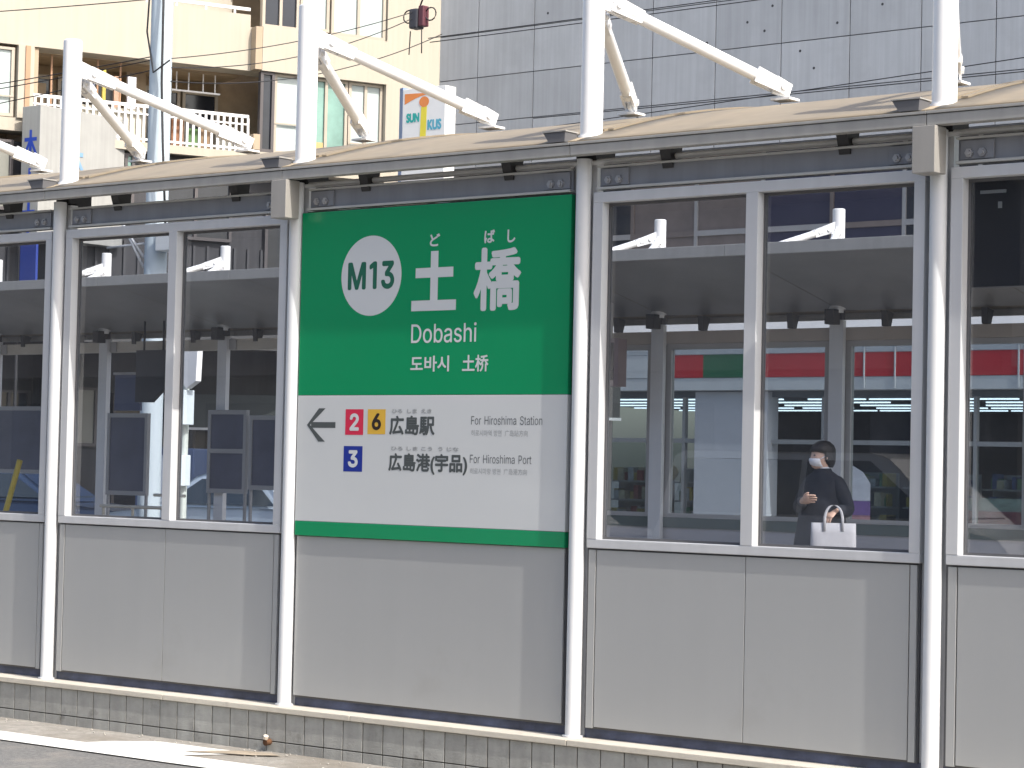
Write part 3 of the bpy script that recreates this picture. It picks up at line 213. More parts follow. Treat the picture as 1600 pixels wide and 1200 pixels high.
def _ring_D():
    o = [(60, 0), (225, 0)]+[(245+215*math.sin(a), 254-254*math.cos(a)) for a in [i*math.pi/14 for i in range(15)]]+[(225, 509), (60, 509)]
    n_ = [(122, 56), (225, 56)]+[(240+156*math.sin(a), 254-198*math.cos(a)) for a in [i*math.pi/14 for i in range(15)]]+[(225, 453), (122, 453)]
    k = len(o); return (502, o+n_, [(i, (i+1) % k, k+(i+1) % k, k+i) for i in range(k)])
GL['D'] = _ring_D()
def _ring_P():
    o = [(60, 200), (240, 200)]+[(245+155*math.sin(a), 354.5-154.5*math.cos(a)) for a in [i*math.pi/10 for i in range(11)]]+[(240, 509), (60, 509)]
    n_ = [(122, 256), (240, 256)]+[(243+95*math.sin(a), 354.5-98.5*math.cos(a)) for a in [i*math.pi/10 for i in range(11)]]+[(240, 453), (122, 453)]
    k = len(o); return (445, o+n_+[(60, 0), (122, 0), (122, 199.5), (60, 199.5)], [(i, (i+1) % k, k+(i+1) % k, k+i) for i in range(k)]+[(2*k, 2*k+1, 2*k+2, 2*k+3)])
GL['P'] = _ring_P()
GL['1'] = (420, [(212, 0), (276, 0), (276, 509), (212, 509), (100, 392), (212, 440), (212, 509), (100, 448)], [(0, 1, 2, 3), (4, 5, 6, 7)])
def glyph_mesh(body):
    V = []; F = []; x = 0
    for ch in body:
        if ch == ' ': x += 280; continue
        adv, vs, fs = GL[ch]; o = len(V); V += [(x+a, b) for a, b in vs]; F += [tuple(o+k for k in f) for f in fs]; x += adv
    return V, F
def font_mesh(body):
    c = bpy.data.curves.new('lettering', 'FONT'); c.body = body; c.size = 1; c.resolution_u = 4
    t = bpy.data.objects.new('lettering_tmp', c); COL.objects.link(t); bpy.context.view_layer.update()
    me = bpy.data.meshes.new_from_object(t.evaluated_get(bpy.context.evaluated_depsgraph_get()))
    bpy.data.objects.remove(t); bpy.data.curves.remove(c)
    V = [(v.co.x, v.co.y) for v in me.vertices]; F = [tuple(p.vertices) for p in me.polygons]; bpy.data.meshes.remove(me)
    return V, F
def text_obj(name, body, x0, x1, z0, z1, y, m, parent=None, bold=0.):
    V, F = glyph_mesh(body) if all(ch == ' ' or ch in GL for ch in body) else font_mesh(body)
    ax, bx_ = min(v[0] for v in V), max(v[0] for v in V); ay, by = min(v[1] for v in V), max(v[1] for v in V)
    b = bold; x0 += b; x1 -= b; z0 += b; z1 -= b
    sh_ = [(0, 0)] if not b else [(0, 0), (b, 0), (-b, 0), (0, b), (0, -b), (.7*b, .7*b), (-.7*b, .7*b), (.7*b, -.7*b), (-.7*b, -.7*b)]
    VV = []; FF = []
    for k, (dx, dz) in enumerate(sh_):
        o = len(VV)
        VV += [(x0+(vx-ax)/(bx_-ax)*(x1-x0)+dx, y-k*.00006, z0+(vy-ay)/(by-ay)*(z1-z0)+dz) for vx, vy in V]; FF += [tuple(o+i for i in f) for f in F]
    me = bpy.data.meshes.new(name); me.from_pydata(VV, [], FF); me.materials.append(m)
    o = bpy.data.objects.new(name, me); COL.objects.link(o)
    if parent: o.parent = parent
    return o

# ------------------------------------------------------------------ the ground
g = B(); g.quad([(-400, -400, -.262), (400, -400, -.262), (400, 400, -.262), (-400, 400, -.262)]); struct(g, 'ground', asphalt_far)
g = B(); g.quad([(-60, -15, -.25), (40, -15, -.25), (40, -.22, -.25), (-60, -.22, -.25)]); struct(g, 'road', asphalt)
g = B(); g.quad([(-60, -.595, -.246), (40, -.595, -.246), (40, -.105, -.246), (-60, -.105, -.246)]); struct(g, 'gutter', gutter_mat)
g = B()
def ribbon(poly, z):
    g.bm.faces.new([g.bm.verts.new((x, y, z)) for x, y in poly])
ribbon([(-30, -.86), (40, -.87), (40, -.60), (-30, -.60)], -.242)
ribbon([(1.05, -.598), (1.10, -.45), (1.30, -.268), (1.93, -.262), (2.03, -.30), (1.81, -.598)], -.242)
struct(g, 'lane_marking', road_paint)
g = B(); ribbon([(1.72, -.50), (1.80, -.36), (1.92, -.24), (2.10, -.20), (2.22, -.24), (2.1, -.34), (1.9, -.42)], -.238); struct(g, 'rust_stain', rust_stain)
g = B(); g.box(-60, 40, .1, 2.15, -.25, -.004); struct(g, 'platform', concrete_slab)
g = B(); g.box(-60, 40, 6.95, 9.42, -.25, -.03); struct(g, 'opposite_platform', concrete_slab)
g = B(); g.quad([(-60, 2.15, -.25), (40, 2.15, -.25), (40, 6.95, -.25), (-60, 6.95, -.25)]); struct(g, 'tram_track_bed', ballast)
rails = B()
for y in (2.95, 4.02, 5.08, 6.15): rails.box(-60, 40, y-.03, y+.03, -.2495, -.235)
struct(rails, 'tram_rails', mat('rail_steel_bright', (.35, .34, .33), .35, .8))
g = B(); g.box(-60, 40, 20.5, 27, -.26, -.12); struct(g, 'far_pavement', mat('pavement', (.33, .32, .30), .9, 0, .1, 5))
g = B(); g.box(-60, 40, -22, -15, -.26, -.12); struct(g, 'near_pavement', mat('pavement', (.33, .32, .30)))

# kerb under the shelter
XA, XB = -9.0, 13.0
kt = thing('tiled_kerb', 'low kerb faced with square grey tiles under a pale coping, along the foot of the shelter', 'kerb', (0, -.11, -.25))
b = B(); x = XA
while x < XB:
    L_ = 1.45
    b.box(x+.002, x+L_-.002, -.014, .22, .221, .252, .004); x += L_
b.obj('coping', coping_mat, kt)
b = B(); p = .1425; x = XA
while x < XB:
    for z0, z1 in ((.064, .218), (-.01, .058)):
        b.box(x+.0035, x+p-.0035, 0, .03, z0, z1, .002)
    x += p
b.obj('tile_facing', tile_mat, kt)
B().box(XA, XB, .006, .2, -.01, .22).obj('grout', grout_mat, kt)

# ------------------------------------------------------------------ shelter builders
def strut_parts(post, sx):
    top = Vector((-.02+.03*sx, .165, 3.745 if sx > 0 else 3.70)); foot = Vector((.5*sx, 1.10, 3.385))
    d = (foot-top).normalized(); n = d.cross(Vector((0, 0, 1))).normalized(); u = n.cross(d)
    st = B().cyl(top+d*.13, foot-d*.12, .0335, seg=18).obj('strut', white_paint, post)
    c = B()
    def plate(p, q, w, off, th):
        p, q = Vector(p), Vector(q)
        poly = [p-u*w, q-u*w*.8, q+d*.0+u*w*.8, p+u*w]
        c.prism(poly, n*(off-th/2), n*(off+th/2))
    for o in (-.026, .026): plate(top+d*.02, top+d*.20, .042, o, .012)
    plate(top-d*.06, top+d*.10, .05, 0, .018)
    c.cyl(top+d*.05-n*.045, top+d*.05+n*.045, .016, seg=12)
    c.cyl(top+d*.115, top+d*.16, .040, seg=16)
    c.obj('clevis', white_paint, st); c = B()
    for o in (-.026, .026): plate(foot-d*.20, foot+d*.01, .042, o, .012)
    plate(foot-d*.07, foot+d*.03, .05, 0, .018)
    c.cyl(foot-d*.03-n*.045, foot-d*.03+n*.045, .018, seg=12)
    c.cyl(foot-d*.17, foot-d*.12, .040, seg=16)
    c.box(foot.x-.06, foot.x+.06, foot.y-.05, foot.y+.05, foot.z-.060, foot.z-.048)
    c.obj('foot_clevis', white_paint, st)
def make_post(label, with_box=False):
    t = thing('canopy_post', label, 'post', (0, 0, 0))
    B().cyl((0, 0, .012), (0, 0, 2.915), .0395, seg=32).obj('lower_post', post_paint, t)
    B().cyl((0, 0, 0), (0, 0, .012), .052, seg=24).obj('foot_plate', post_paint, t)
    B().box(-.092, .052, .0425, .095, .0, 2.90).obj('mounting_bar', frame_alu, t)
    ut = B(); ut.cyl((-.02, .08, 2.97), (-.02, .08, 3.925), .058, seg=36); ut.cyl((-.02, .08, 3.925), (-.02, .08, 3.933), .058, .052, seg=36)
    ut = ut.obj('upper_tube', white_paint, t)
    B().cyl((-.02, .08, 3.005), (-.02, .08, 3.045), .078, .066, seg=30).obj('collar', white_paint, ut)
    br = B(); br.prism([(-.19, -.10, 3.048), (-.05, -.10, 3.048), (-.055, -.10, 2.998), (-.155, -.10, 2.998)], (0, 0, 0), (0, .10, 0)); br.obj('bracket', trim_dark, t)
    B().box(-.195, -.045, -.105, .005, 3.05, 3.056).obj('bracket_cap', beam_grey, t)
    B().box(-.06, .035, .0955, .22, 2.86, 3.0, .006).obj('head_bracket', dark_steel, t)
    B().box(-.075, .05, .03, .095, 2.91, 2.99).obj('head_plate', dark_steel, t)
    strut_parts(t, 1); strut_parts(t, -1)
    if with_box:
        B().box(-.058, .056, -.150, -.0405, 2.705, 2.917, .003).obj('junction_box', box_grey, t)
    return t
roofz = lambda y: 3.0+.335*(y+.08)-.062*(y+.08)**2
def make_canopy(label, conduit):
    t = thing('canopy_roof', label, 'canopy', (0, 0, 2.9))
    b = B(); ys = [-.075+i*(2.03/24) for i in range(25)]
    top = [[(x, y, roofz(y)-2.9) for y in ys] for x in [i*.25 for i in range(9)]]
    V = [[b.bm.verts.new(p) for p in r] for r in top]
    V2 = [[b.bm.verts.new((p[0], p[1], p[2]-.022)) for p in r] for r in top]
    for a in range(8):
        for c in range(24):
            f = b.bm.faces.new((V[a][c], V[a+1][c], V[a+1][c+1], V[a][c+1])); f.smooth = True
            f = b.bm.faces.new((V2[a][c], V2[a][c+1], V2[a+1][c+1], V2[a+1][c])); f.smooth = True
    for r in (0, 8):
        for c in range(24): b.bm.faces.new((V[r][c], V[r][c+1], V2[r][c+1], V2[r][c]))
    for a in range(8):
        b.bm.faces.new((V[a][0], V[a+1][0], V2[a+1][0], V2[a][0])); b.bm.faces.new((V[a][24], V[a+1][24], V2[a+1][24], V2[a][24]))
    b.obj('roof_sheet', roof_tan, t)
    # raised seams over the joints of the sheet, close to each post
    s = B()
    for x in (.03, 1.97):
        for y0, y1 in zip(ys, ys[1:]):
            if y0 > .16: s.prism([(x-.018, y0, roofz(y0)-2.8985), (x+.018, y0, roofz(y0)-2.8985), (x+.018, y1, roofz(y1)-2.8985), (x-.018, y1, roofz(y1)-2.8985)], (0, 0, 0), (0, 0, .010))
    s.obj('roof_seam', roof_tan, t)
    m = B(); m.box(0.0015, 1.9985, -.128, -.070, .020, .070, .003); m.box(0.0015, 1.9985, -.134, -.074, .073, .086, .002)
    m.obj('edge_beam', beam_grey, t)
    fy = 1.95; e = B(); z = roofz(fy)-2.9; e.box(0.0015, 1.9985, fy+.002, fy+.05, z-.09, z+.01, .004); e.obj('rear_beam', beam_grey, t)
    for x in (.5, 1.5):
        r = B(); r.prism([(x-.03, -.03, .065), (x-.03, .10, .085), (x-.03, .085, -.058), (x-.03, .015, -.058)], (0, 0, 0), (.06, 0, 0))
        r.obj('rib', dark_steel, t)
    so_ = B(); yy = [.02+i*(1.90/16) for i in range(17)]; dp = lambda y: .035+.05*math.sin(math.pi*min(1, max(0, (y-.02)/1.90)))
    r0 = [so_.bm.verts.new((.004, y, roofz(y)-2.9-dp(y))) for y in yy]; r1 = [so_.bm.verts.new((1.996, y, roofz(y)-2.9-dp(y))) for y in yy]
    for i in range(16): so_.bm.faces.new((r0[i], r1[i], r1[i+1], r0[i+1])).smooth = True
    so_.obj('soffit', soffit_dark, t)
    if conduit:
        c = B(); c.cyl((0.02, .045, .004), (1.98, .045, .004), .016, seg=12)
        c.obj('conduit_pipe', white_paint, t)
    return t
def rail_parts(t, m_web=None, m_fl=None):
    m_web = m_web or rail_steel; m_fl = m_fl or rail_flange
    r = B(); r.box(.085, 1.915, .022, .034, 2.768, 2.866)
    r = r.obj('top_rail', m_web, t)
    f = B(); f.box(.085, 1.915, -.008, .05, 2.866, 2.876, .002); f.box(.085, 1.915, -.008, .05, 2.755, 2.768, .002); f.obj('flange', m_fl, r)
    for x0 in (.10, 1.735):
        p = B(); p.box(x0, x0+.165, .010, .0215, 2.775, 2.86, .002); p = p.obj('bolt_plate', rail_steel, r)
        for dx in (.045, .110):
            q = B(); q.cyl((x0+dx, .0105, 2.803), (x0+dx, -.001, 2.803), .021, seg=6); q.cyl((x0+dx, 0, 2.803), (x0+dx, -.010, 2.803), .013, .010, seg=14); q.obj('bolt', mat('bolt_zinc', (.45, .45, .46), .4, .7), p)
def lower_parts(t, seam=True):
    if seam:
        for a, c in ((.118, .996), (.9995, 1.874)): B().box(a, c, .010, .022, .062, .944, .002).obj('lower_panel', panel_grey, t)
    else: B().box(.052, 1.915, .010, .022, .062, .944, .002).obj('lower_panel', panel_grey, t)
    if seam:
        for a, c in ((.070, .112), (1.880, 1.914)): B().box(a, c, .008, .0235, .055, .944, .002).obj('edge_trim', panel_grey, t)
    B().box(.052, 1.922, .024, .05, .05, .9525).obj('backing', trim_dark, t)
    B().box(.045, 1.93, .036, .046, .004, .052).obj('bottom_strip', navy_strip, t)
def make_screen(label, group):
    t = thing('glazed_screen', label, 'screen', (0, 0, 0), 0, group)
    rail_parts(t); lower_parts(t)
    f = B()
    f.box(.062, 1.932, -.004, .08, 2.690, 2.742, .003)                # head
    f.box(.062, 1.932, -.003, .08, .953, .998, .004)                  # sill
    f.box(.062, .122, -.004, .08, .998, 2.690, .003); f.box(1.876, 1.932, -.004, .08, .998, 2.690, .003)
    f.obj('window_frame', frame_alu, t)
    B().box(.972, 1.040, -.004, .08, .998, 2.690, .003).obj('mullion', frame_alu, t)
    gk = B()
    for a, c in ((.122, .972), (1.040, 1.876)):
        gk.box(a, a+.012, .050, .07, .998, 2.69); gk.box(c-.012, c, .050, .07, .998, 2.69); gk.box(a+.012, c-.012, .050, .07, 2.676, 2.69); gk.box(a+.012, c-.012, .050, .07, .998, 1.010)
    gk.obj('gasket', trim_dark, t)
    for a, c in ((.134, .960), (1.052, 1.864)): B().box(a, c, .056, .062, 1.010, 2.676).obj('pane', glass_pane, t)
    return t

# posts of the near shelter
names = {-2: 'white canopy post with two struts, far left beyond the frame edge', -1: 'white canopy post whose strut foot shows at the left edge of the picture',
 0: 'white canopy post with two struts at the left, in front of the grey sign tower', 1: 'white canopy post with a grey junction box, left of the green station sign',
 2: 'white canopy post without a box, between the green sign and the window with the person', 3: 'white canopy post with a grey junction box, right of the window with the person',
 4: 'white canopy post at the far right, beyond the frame edge', 5: 'white canopy post furthest right of the shelter, outside the frame'}
pA = make_post(names[0]); pB = make_post(names[1], True)
GP = 'white posts of the near shelter'
for k in range(-2, 6):
    src = pB if k % 2 else pA; loc = (2*k, -.002, 0)
    o = src if k in (0, 1) else dup(src)
    o.location = loc; o['label'] = names[k]; o['group'] = GP
cn = {-2: 'stretch of tan canopy left of the picture edge', -1: 'stretch of tan canopy at the left edge of the picture, left of the first whole post',
 0: 'stretch of tan canopy over the left windows, in front of the cream balcony', 1: 'stretch of tan canopy above the green station sign',
 2: 'stretch of tan canopy above the window with the person', 3: 'stretch of tan canopy at the right edge of the picture', 4: 'stretch of tan canopy right of the picture edge'}
cA = make_canopy(cn[0], False); cB = make_canopy(cn[1], True)
for k in range(-2, 5):
    src = cA if k < 1 else cB
    o = src if k in (0, 1) else dup(src)
    o.location = (2*k, 0, 2.9); o['label'] = cn[k]; o['group'] = 'canopy stretches of the near shelter'
sn = {-2: 'glazed screen left of the picture edge', -1: 'two-pane glazed screen cut off by the left edge of the picture', 0: 'two-pane glazed screen with grey lower panel, left of the green sign',
 2: 'two-pane glazed screen with the person in black seen through it', 3: 'two-pane glazed screen cut off by the right edge of the picture', 4: 'glazed screen right of the picture edge'}
GS = 'glazed screens of the near shelter'
s0 = make_screen(sn[0], GS)
for k in sn:
    o = s0 if k == 0 else dup(s0)
    o.location = (2*k, 0, 0); o['label'] = sn[k]
# solid bay below the sign
t = thing('solid_screen', 'plain grey panel under the green station sign, with a steel rail above the sign', 'screen', (2, 0, 0))
rail_parts(t); lower_parts(t, False)
# the sign
sg = thing('station_sign', 'green and white tram stop sign reading M13 Dobashi with route directions', 'sign', (0, 0, 0))
SX0, SX1 = 2.049, 3.926; Y0 = -.006
B().box(SX0, SX1, Y0, .030, 1.7235, 2.742, .003).obj('name_panel', green_sign, sg)
B().box(SX0, SX1, Y0, .030, 1.0275, 1.7225, .003).obj('route_panel', white_sign, sg)
B().box(SX0, SX1, Y0, .030, .947, 1.0265, .003).obj('bottom_band', green_sign, sg)
B().box(SX0+.004, SX1+.022, .0305, .05, .945, 2.752).obj('backing', trim_dark, sg)
LY = Y0-.0006
dsc = B(); vs = [dsc.bm.verts.new((2.574+.2185*math.cos(i*math.pi/48), LY, 2.374+.2185*math.sin(i*math.pi/48))) for i in range(96)]; dsc.bm.faces.new(vs)
dsc = dsc.obj('number_disc', letter_white, sg)
text_obj('lettering', 'M13', 2.404, 2.742, 2.298, 2.451, LY-.0003, letter_green, dsc, .0065)
tu = B()
for q_, (a, c, d, e) in enumerate(((2.998, 3.050, 2.228, 2.490), (2.893, 3.155, 2.349, 2.402), (2.868, 3.178, 2.172, 2.228))): yy_ = LY-q_*.0001; tu.quad([(a, yy_, d), (c, yy_, d), (c, yy_, e), (a, yy_, e)])
tu.obj('lettering', letter_white, sg)
T = [('橋', 3.296, 3.612, 2.161, 2.493, letter_white, .0085), ('ど', 2.988, 3.059, 2.515, 2.583, letter_white, .0022), ('ば', 3.361, 3.432, 2.516, 2.586, letter_white, .0022),
 ('し', 3.515, 3.568, 2.513, 2.581, letter_white, .0022), ('Dobashi', 2.872, 3.322, 2.000, 2.104, letter_white, .0008), ('도바시', 2.871, 3.140, 1.847, 1.932, letter_white, .0020), ('土桥', 3.230, 3.407, 1.844, 1.933, letter_white, .0020),
 ('広島駅', 2.731, 3.051, 1.509, 1.613, letter_dark, .0034), ('ひろ  しま  えき', 2.749, 3.026, 1.626, 1.649, letter_grey, .0006), ('広島港(宇品)', 2.731, 3.280, 1.300, 1.412, letter_dark, .0034), ('ひろ しま こう  う じな', 2.748, 3.219, 1.426, 1.448, letter_grey, .0006),
 ('For Hiroshima Station', 3.300, 3.769, 1.567, 1.613, letter_mid, 0), ('히로시마역 방면  广岛站方向', 3.302, 3.677, 1.507, 1.540, letter_grey, 0), ('For Hiroshima Port', 3.297, 3.704, 1.366, 1.411, letter_mid, 0), ('히로시마항 방면  广岛港方向', 3.299, 3.676, 1.309, 1.341, letter_grey, 0)]
for s_, a, c, d, e, m_, bo in T: text_obj('lettering', s_, a, c, d, e, LY, m_, sg, bo)
ar = B(); zc = 1.560
ar.quad([(2.155, LY, zc-.016), (2.338, LY, zc-.016), (2.338, LY, zc+.016), (2.155, LY, zc+.016)])
for s_ in (1, -1): ar.quad([(2.124, LY-.0003, zc), (2.146, LY-.0003, zc-.0*s_), (2.262, LY-.0003, zc+s_*.092), (2.212, LY-.0003, zc+s_*.092)][::s_])
ar.obj('arrow', letter_dark, sg)
for nm, a, c, d, e, m_, tm in (('2', 2.411, 2.543, 1.507, 1.647, badge_red, letter_white), ('6', 2.574, 2.703, 1.512, 1.647, badge_yellow, letter_black), ('3', 2.404, 2.542, 1.307, 1.446, badge_blue, letter_white)):
    q = B().quad([(a, LY, d), (c, LY, d), (c, LY, e), (a, LY, e)]).obj('route_badge', m_, sg)
    w_ = c-a; h_ = e-d; text_obj('lettering', nm, a+w_*.24, c-w_*.24, d+h_*.16, e-h_*.16, LY-.0003, tm, q, .005)

# ------------------------------------------------------------------ opposite shelter
D = 9.25; PX0 = -11.9
GP2 = 'white posts of the opposite shelter'
pn = {0: 'post of the opposite shelter seen at the left edge through the leftmost window', 1: 'post of the opposite shelter left of the pale utility pole, seen through the left window',
 2: 'post of the opposite shelter right of the pale utility pole, seen through the left window', 3: 'post of the opposite shelter hidden behind the left part of the green sign', 4: 'post of the opposite shelter hidden behind the right part of the green sign',
 5: 'post of the opposite shelter left of the white shop column', 6: 'post of the opposite shelter directly behind the person', 7: 'post of the opposite shelter beyond the right edge', -1: 'post of the opposite shelter further left'}
for k in range(-1, 9):
    o = dup(pA, (PX0+2*k, D, -.125), math.pi, pn.get(k, 'post of the opposite shelter out of frame at the right'), GP2)
GC2 = 'canopy stretches of the opposite shelter'
wall2 = mat('far_rail', (.36, .32, .28), .6, 0, .08)
far_frame = mat('far_frame', (.34, .335, .325), .5, .1, .05)
far_panel = mat('far_panel', (.33, .325, .34), .6, 0, .05)
far_dark = mat('far_dark_band', (.04, .065, .06), .5, 0, .2)
def make_far_screen(label):
    t = thing('glazed_screen', label, 'screen', (0, 0, 0), 0, 'glazed screens of the opposite shelter')
    B().box(.06, 1.94, -.04, .05, 2.625, 2.745, .004).obj('top_rail', wall2, t)
    f = B(); f.box(.06, 1.94, -.02, .04, 2.57, 2.623); f.box(.06, .14, -.02, .04, .98, 2.57); f.box(1.86, 1.94, -.02, .04, .98, 2.57); f.box(.06, 1.94, -.02, .04, .94, .98)
    f.obj('window_frame', far_frame, t)
    B().box(.14, 1.86, .004, .010, .98, 2.57).obj('pane', glass_clear, t)
    B().box(.06, 1.94, -.03, .04, .84, .938).obj('dark_band', far_dark, t)
    B().box(.06, 1.94, -.012, .03, .03, .838).obj('lower_panel', far_panel, t)
    return t
fs = None
sl2 = {0: 'screen of the opposite shelter at the far left', 1: 'screen of the opposite shelter in front of the pale utility pole', 2: 'screen of the opposite shelter right of the pale utility pole',
 3: 'screen of the opposite shelter behind the left of the sign', 4: 'screen of the opposite shelter below the hanging departure board', 5: 'screen of the opposite shelter in front of the white shop column, left of the person', 6: 'screen of the opposite shelter right of the person', -1: 'screen of the opposite shelter left of the frame', 7: 'screen of the opposite shelter right of the frame'}
for k in range(-1, 8):
    dup(cA, (PX0+2*k+2, D+.03, 2.9-.125), math.pi, 'stretch of the opposite shelter canopy, ' + {-1: 'left of the frame', 0: 'seen through the leftmost window', 1: 'in front of the pale utility pole', 2: 'right of the pale utility pole', 3: 'behind the left of the sign', 4: 'left of the post beside the departure board', 5: 'left of the person', 6: 'right of the person', 7: 'right of the frame'}[k], GC2)
    if k < 3:
        rb = thing('open_rail', 'pale tie rail of the opposite shelter, ' + {-1: 'left of the frame', 0: 'seen through the leftmost window', 1: 'above the tall notice board', 2: 'above the cross-barred notice board'}[k], 'rail', (PX0+2*k, D, 2.6), 0, 'tie rails of the opposite shelter')
        B().box(.06, 1.94, -.04, .05, .025, .15, .004).obj('beam', mat('far_rail_pale', (.44, .41, .35), .6, 0, .08), rb)
        B().box(.06, .20, -.055, -.042, .03, .145).obj('end_plate', far_frame, rb)
        continue
    if fs is None: fs = make_far_screen(sl2[k]); o = fs
    else: o = dup(fs, label=sl2[k])
    o.location = (PX0+2*k, D, -.03)

hs = thing('hanging_board', 'black back of a board hung inside the glass at the right edge', 'board', (7.0, .30, 2.22))
B().box(-.98, .95, -.03, .03, 0, .50, .008).obj('board', mat('board_black', (.018, .018, .024), .45, 0, .1), hs)
st_ = B(); st_.box(-.93, -.80, -.033, -.0305, .43, .445); st_.box(-.84, -.82, -.033, -.0305, .36, .39); st_.obj('sticker', letter_white, hs)
h2 = B()
for x in (-.6, .6): h2.cyl((x, 0, .50), (x, 0, .82), .015, seg=8)
h2.obj('hanger', dark_steel, hs)
# things on the opposite platform
board_face = mat('board_face', (.085, .09, .125), .3, 0, .2, 3)
board_frame = mat('board_frame', (.30, .30, .30), .5, .2, .06)
def board(name, label, x0, x1, z0, z1, split=0, group=None, y=9.12):
    t = thing(name, label, 'notice board', ((x0+x1)/2, y, z0), 0, group); w_ = (x1-x0)/2; h = z1-z0
    f = B(); f.box(-w_, w_, -.02, .03, 0, .05); f.box(-w_, w_, -.02, .03, h-.05, h); f.box(-w_, -w_+.045, -.02, .03, .05, h-.05); f.box(w_-.045, w_, -.02, .03, .05, h-.05)
    if split: f.box(-w_+.045, w_-.045, -.02, .03, h*.48, h*.48+.05)
    for x in (-w_+.02, w_-.02): B().cyl((x, .01, -z0-.03), (x, .01, .01), .02, seg=10).obj('leg', board_frame, t)
    f.obj('frame', board_frame, t); B().box(-w_+.045, w_-.045, -.008, .02, .05, h-.05).obj('notice_sheet', board_face, t)
    return t
GB = 'notice boards on the opposite platform'
board('notice_board', 'large dark notice board in the leftmost window', -12.3, -10.84, 1.16, 1.98, 0, GB)
board('notice_board', 'tall dark notice board left of the pale utility pole', -9.71, -9.02, .94, 1.90, 0, GB)
board('notice_board', 'dark notice board with a cross bar, right of the pale utility pole', -8.02, -7.41, 1.0, 1.94, 1, GB)
board('notice_board', 'plain tall notice board beside the post left of the green sign', -7.36, -6.80, 1.05, 1.88, 0, GB)
bx_ = thing('timetable_panel', 'small navy panel above the tall notice board in the left window', 'panel', (-9.38, 9.12, 1.93)); 
B().box(-.22, .22, -.02, .02, 0, .42, .006).obj('panel', mat('navy_panel', (.05, .065, .13), .4), bx_); B().box(-.24, .24, -.028, .0, .422, .45).obj('panel_head', board_frame, bx_)
db = thing('hanging_board', 'dark board hung under the opposite canopy in front of the utility pole', 'board', (-8.99, 8.90, 2.02))
b = B(); b.prism([(0, 0, 0), (.26, 0, 0), (.52, 0, .20), (.52, 0, .60), (0, 0, .60)], (0, -.03, 0), (0, .03, 0)); b.obj('board', mat('board_black', (.018, .018, .024)), db)
for x in (.1, .42): B().cyl((x, 0, .60), (x, 0, .95), .012, seg=8).obj('hanger', dark_steel, db)
hr = thing('handrail', 'pale metal handrail below the notice boards in the left window', 'handrail', (-8.6, 8.80, 0))
pr = mat('handrail_metal', (.48, .45, .38), .4, .3)
for z in (.815, .50): B().cyl((-.85, 0, z), (.25, 0, z), .02, seg=10).obj('rail', pr, hr)
B().cyl((.05, 0, .96), (.55, 0, .96), .018, seg=10).obj('rail', pr, hr)
for x in (-.8, -.3, .2): B().cyl((x, 0, -.03), (x, 0, .815), .018, seg=10).obj('post', pr, hr)
led = thing('departure_board', 'dark electronic departure board hung under the opposite canopy, left of the white shop column', 'display', (-2.2, 8.55, 2.15))
fr_ = B(); fr_.box(-.36, .34, -.07, .07, 0, .06); fr_.box(-.36, .34, -.07, .07, .42, .46); fr_.box(-.36, -.31, -.07, .07, .06, .42); fr_.box(.29, .34, -.07, .07, .06, .42); fr_.obj('housing', mat('led_housing', (.20, .15, .15), .5), led)
B().box(-.31, .29, -.055, .055, .06, .42).obj('screen', mat('led_screen', (.02, .013, .018), .25, 0, .3, 8), led)
lr = B()
for i in range(9): lr.box(-.28+i*.06, -.28+i*.06+random.uniform(.02, .05), -.058, -.0552, .09+random.choice((0, .01)), .12)
lr.obj('display_row', mat('led_off', (.16, .14, .20), .5), led)
h_ = B(); h_.cyl((-.2, 0, .46), (-.2, 0, .80), .018, seg=8); h_.cyl((.2, 0, .46), (.2, 0, .80), .018, seg=8); h_.obj('hanger', far_frame, led)
bl = thing('globe_lamp', 'round cream globe at the bottom left corner of the left window', 'lamp', (-10.30, 8.85, 0))
B().ball((0, 0, 1.04), .105, 20).obj('globe', mat('globe_cream', (.62, .55, .45), .3), bl)
B().cyl((0, 0, -.03), (0, 0, .95), .02, seg=10).obj('stem', dark_steel, bl)
ypole = thing('barrier_arm', 'leaning yellow barrier bar at the left edge of the picture', 'barrier', (-11.05, 8.8, .7))
B().cyl((-.13, 0, -.1), (.14, 0, .62), .035, seg=10).obj('bar', mat('yellow_bar', (.45, .36, .06), .5), ypole)
B().cyl((-.13, 0, -.73), (-.13, 0, -.1), .03, seg=10).obj('upright', dark_steel, ypole)

# ------------------------------------------------------------------ convenience shop and concrete building behind
concrete = mat('board_concrete', (.375, .39, .405), .75, 0, var=.07, scale=.8, bump=.1, bscale=30, island=.06, streak=.10, stain=((.31, .32, .33), .7, .5, .8))
joint_mat = mat('joint', (.13, .135, .15), .9)
hole_mat = mat('tie_hole', (.05, .05, .055), .9)
dk_glass = mat('dark_glazing', (.025, .028, .036), .12, 0, .2, 2, spec=.5)
dk_frame = mat('dark_frame', (.10, .09, .09), .5, .2)
brown_wall = mat('brown_panel', (.16, .13, .115), .7, 0, .15, 3)
cb = thing('concrete_building', 'pale blue-grey concrete building of large square panels, filling the upper right', 'building', (-20, 26, 0))
b = B(); px_, pz = 1.41, .90; z0 = 7.31; ox = .325+5.9
nx0 = 0
for i in range(-2, 22):
    for j in range(0, 11):
        xa = ox+.0+(i-4)*px_; xa_ = max(xa, 1.0)
        if xa+px_ < 1.2: continue
        b.box(xa_+.010, xa+px_-.010, -.03, 0.02, z0+j*pz+.009, z0+(j+1)*pz-.009)
b.obj('wall_panels', concrete, cb)
B().box(1.0, ox+18*px_, .0, 8, z0-.05, z0+11*pz).obj('wall', joint_mat, cb)
hb = B()
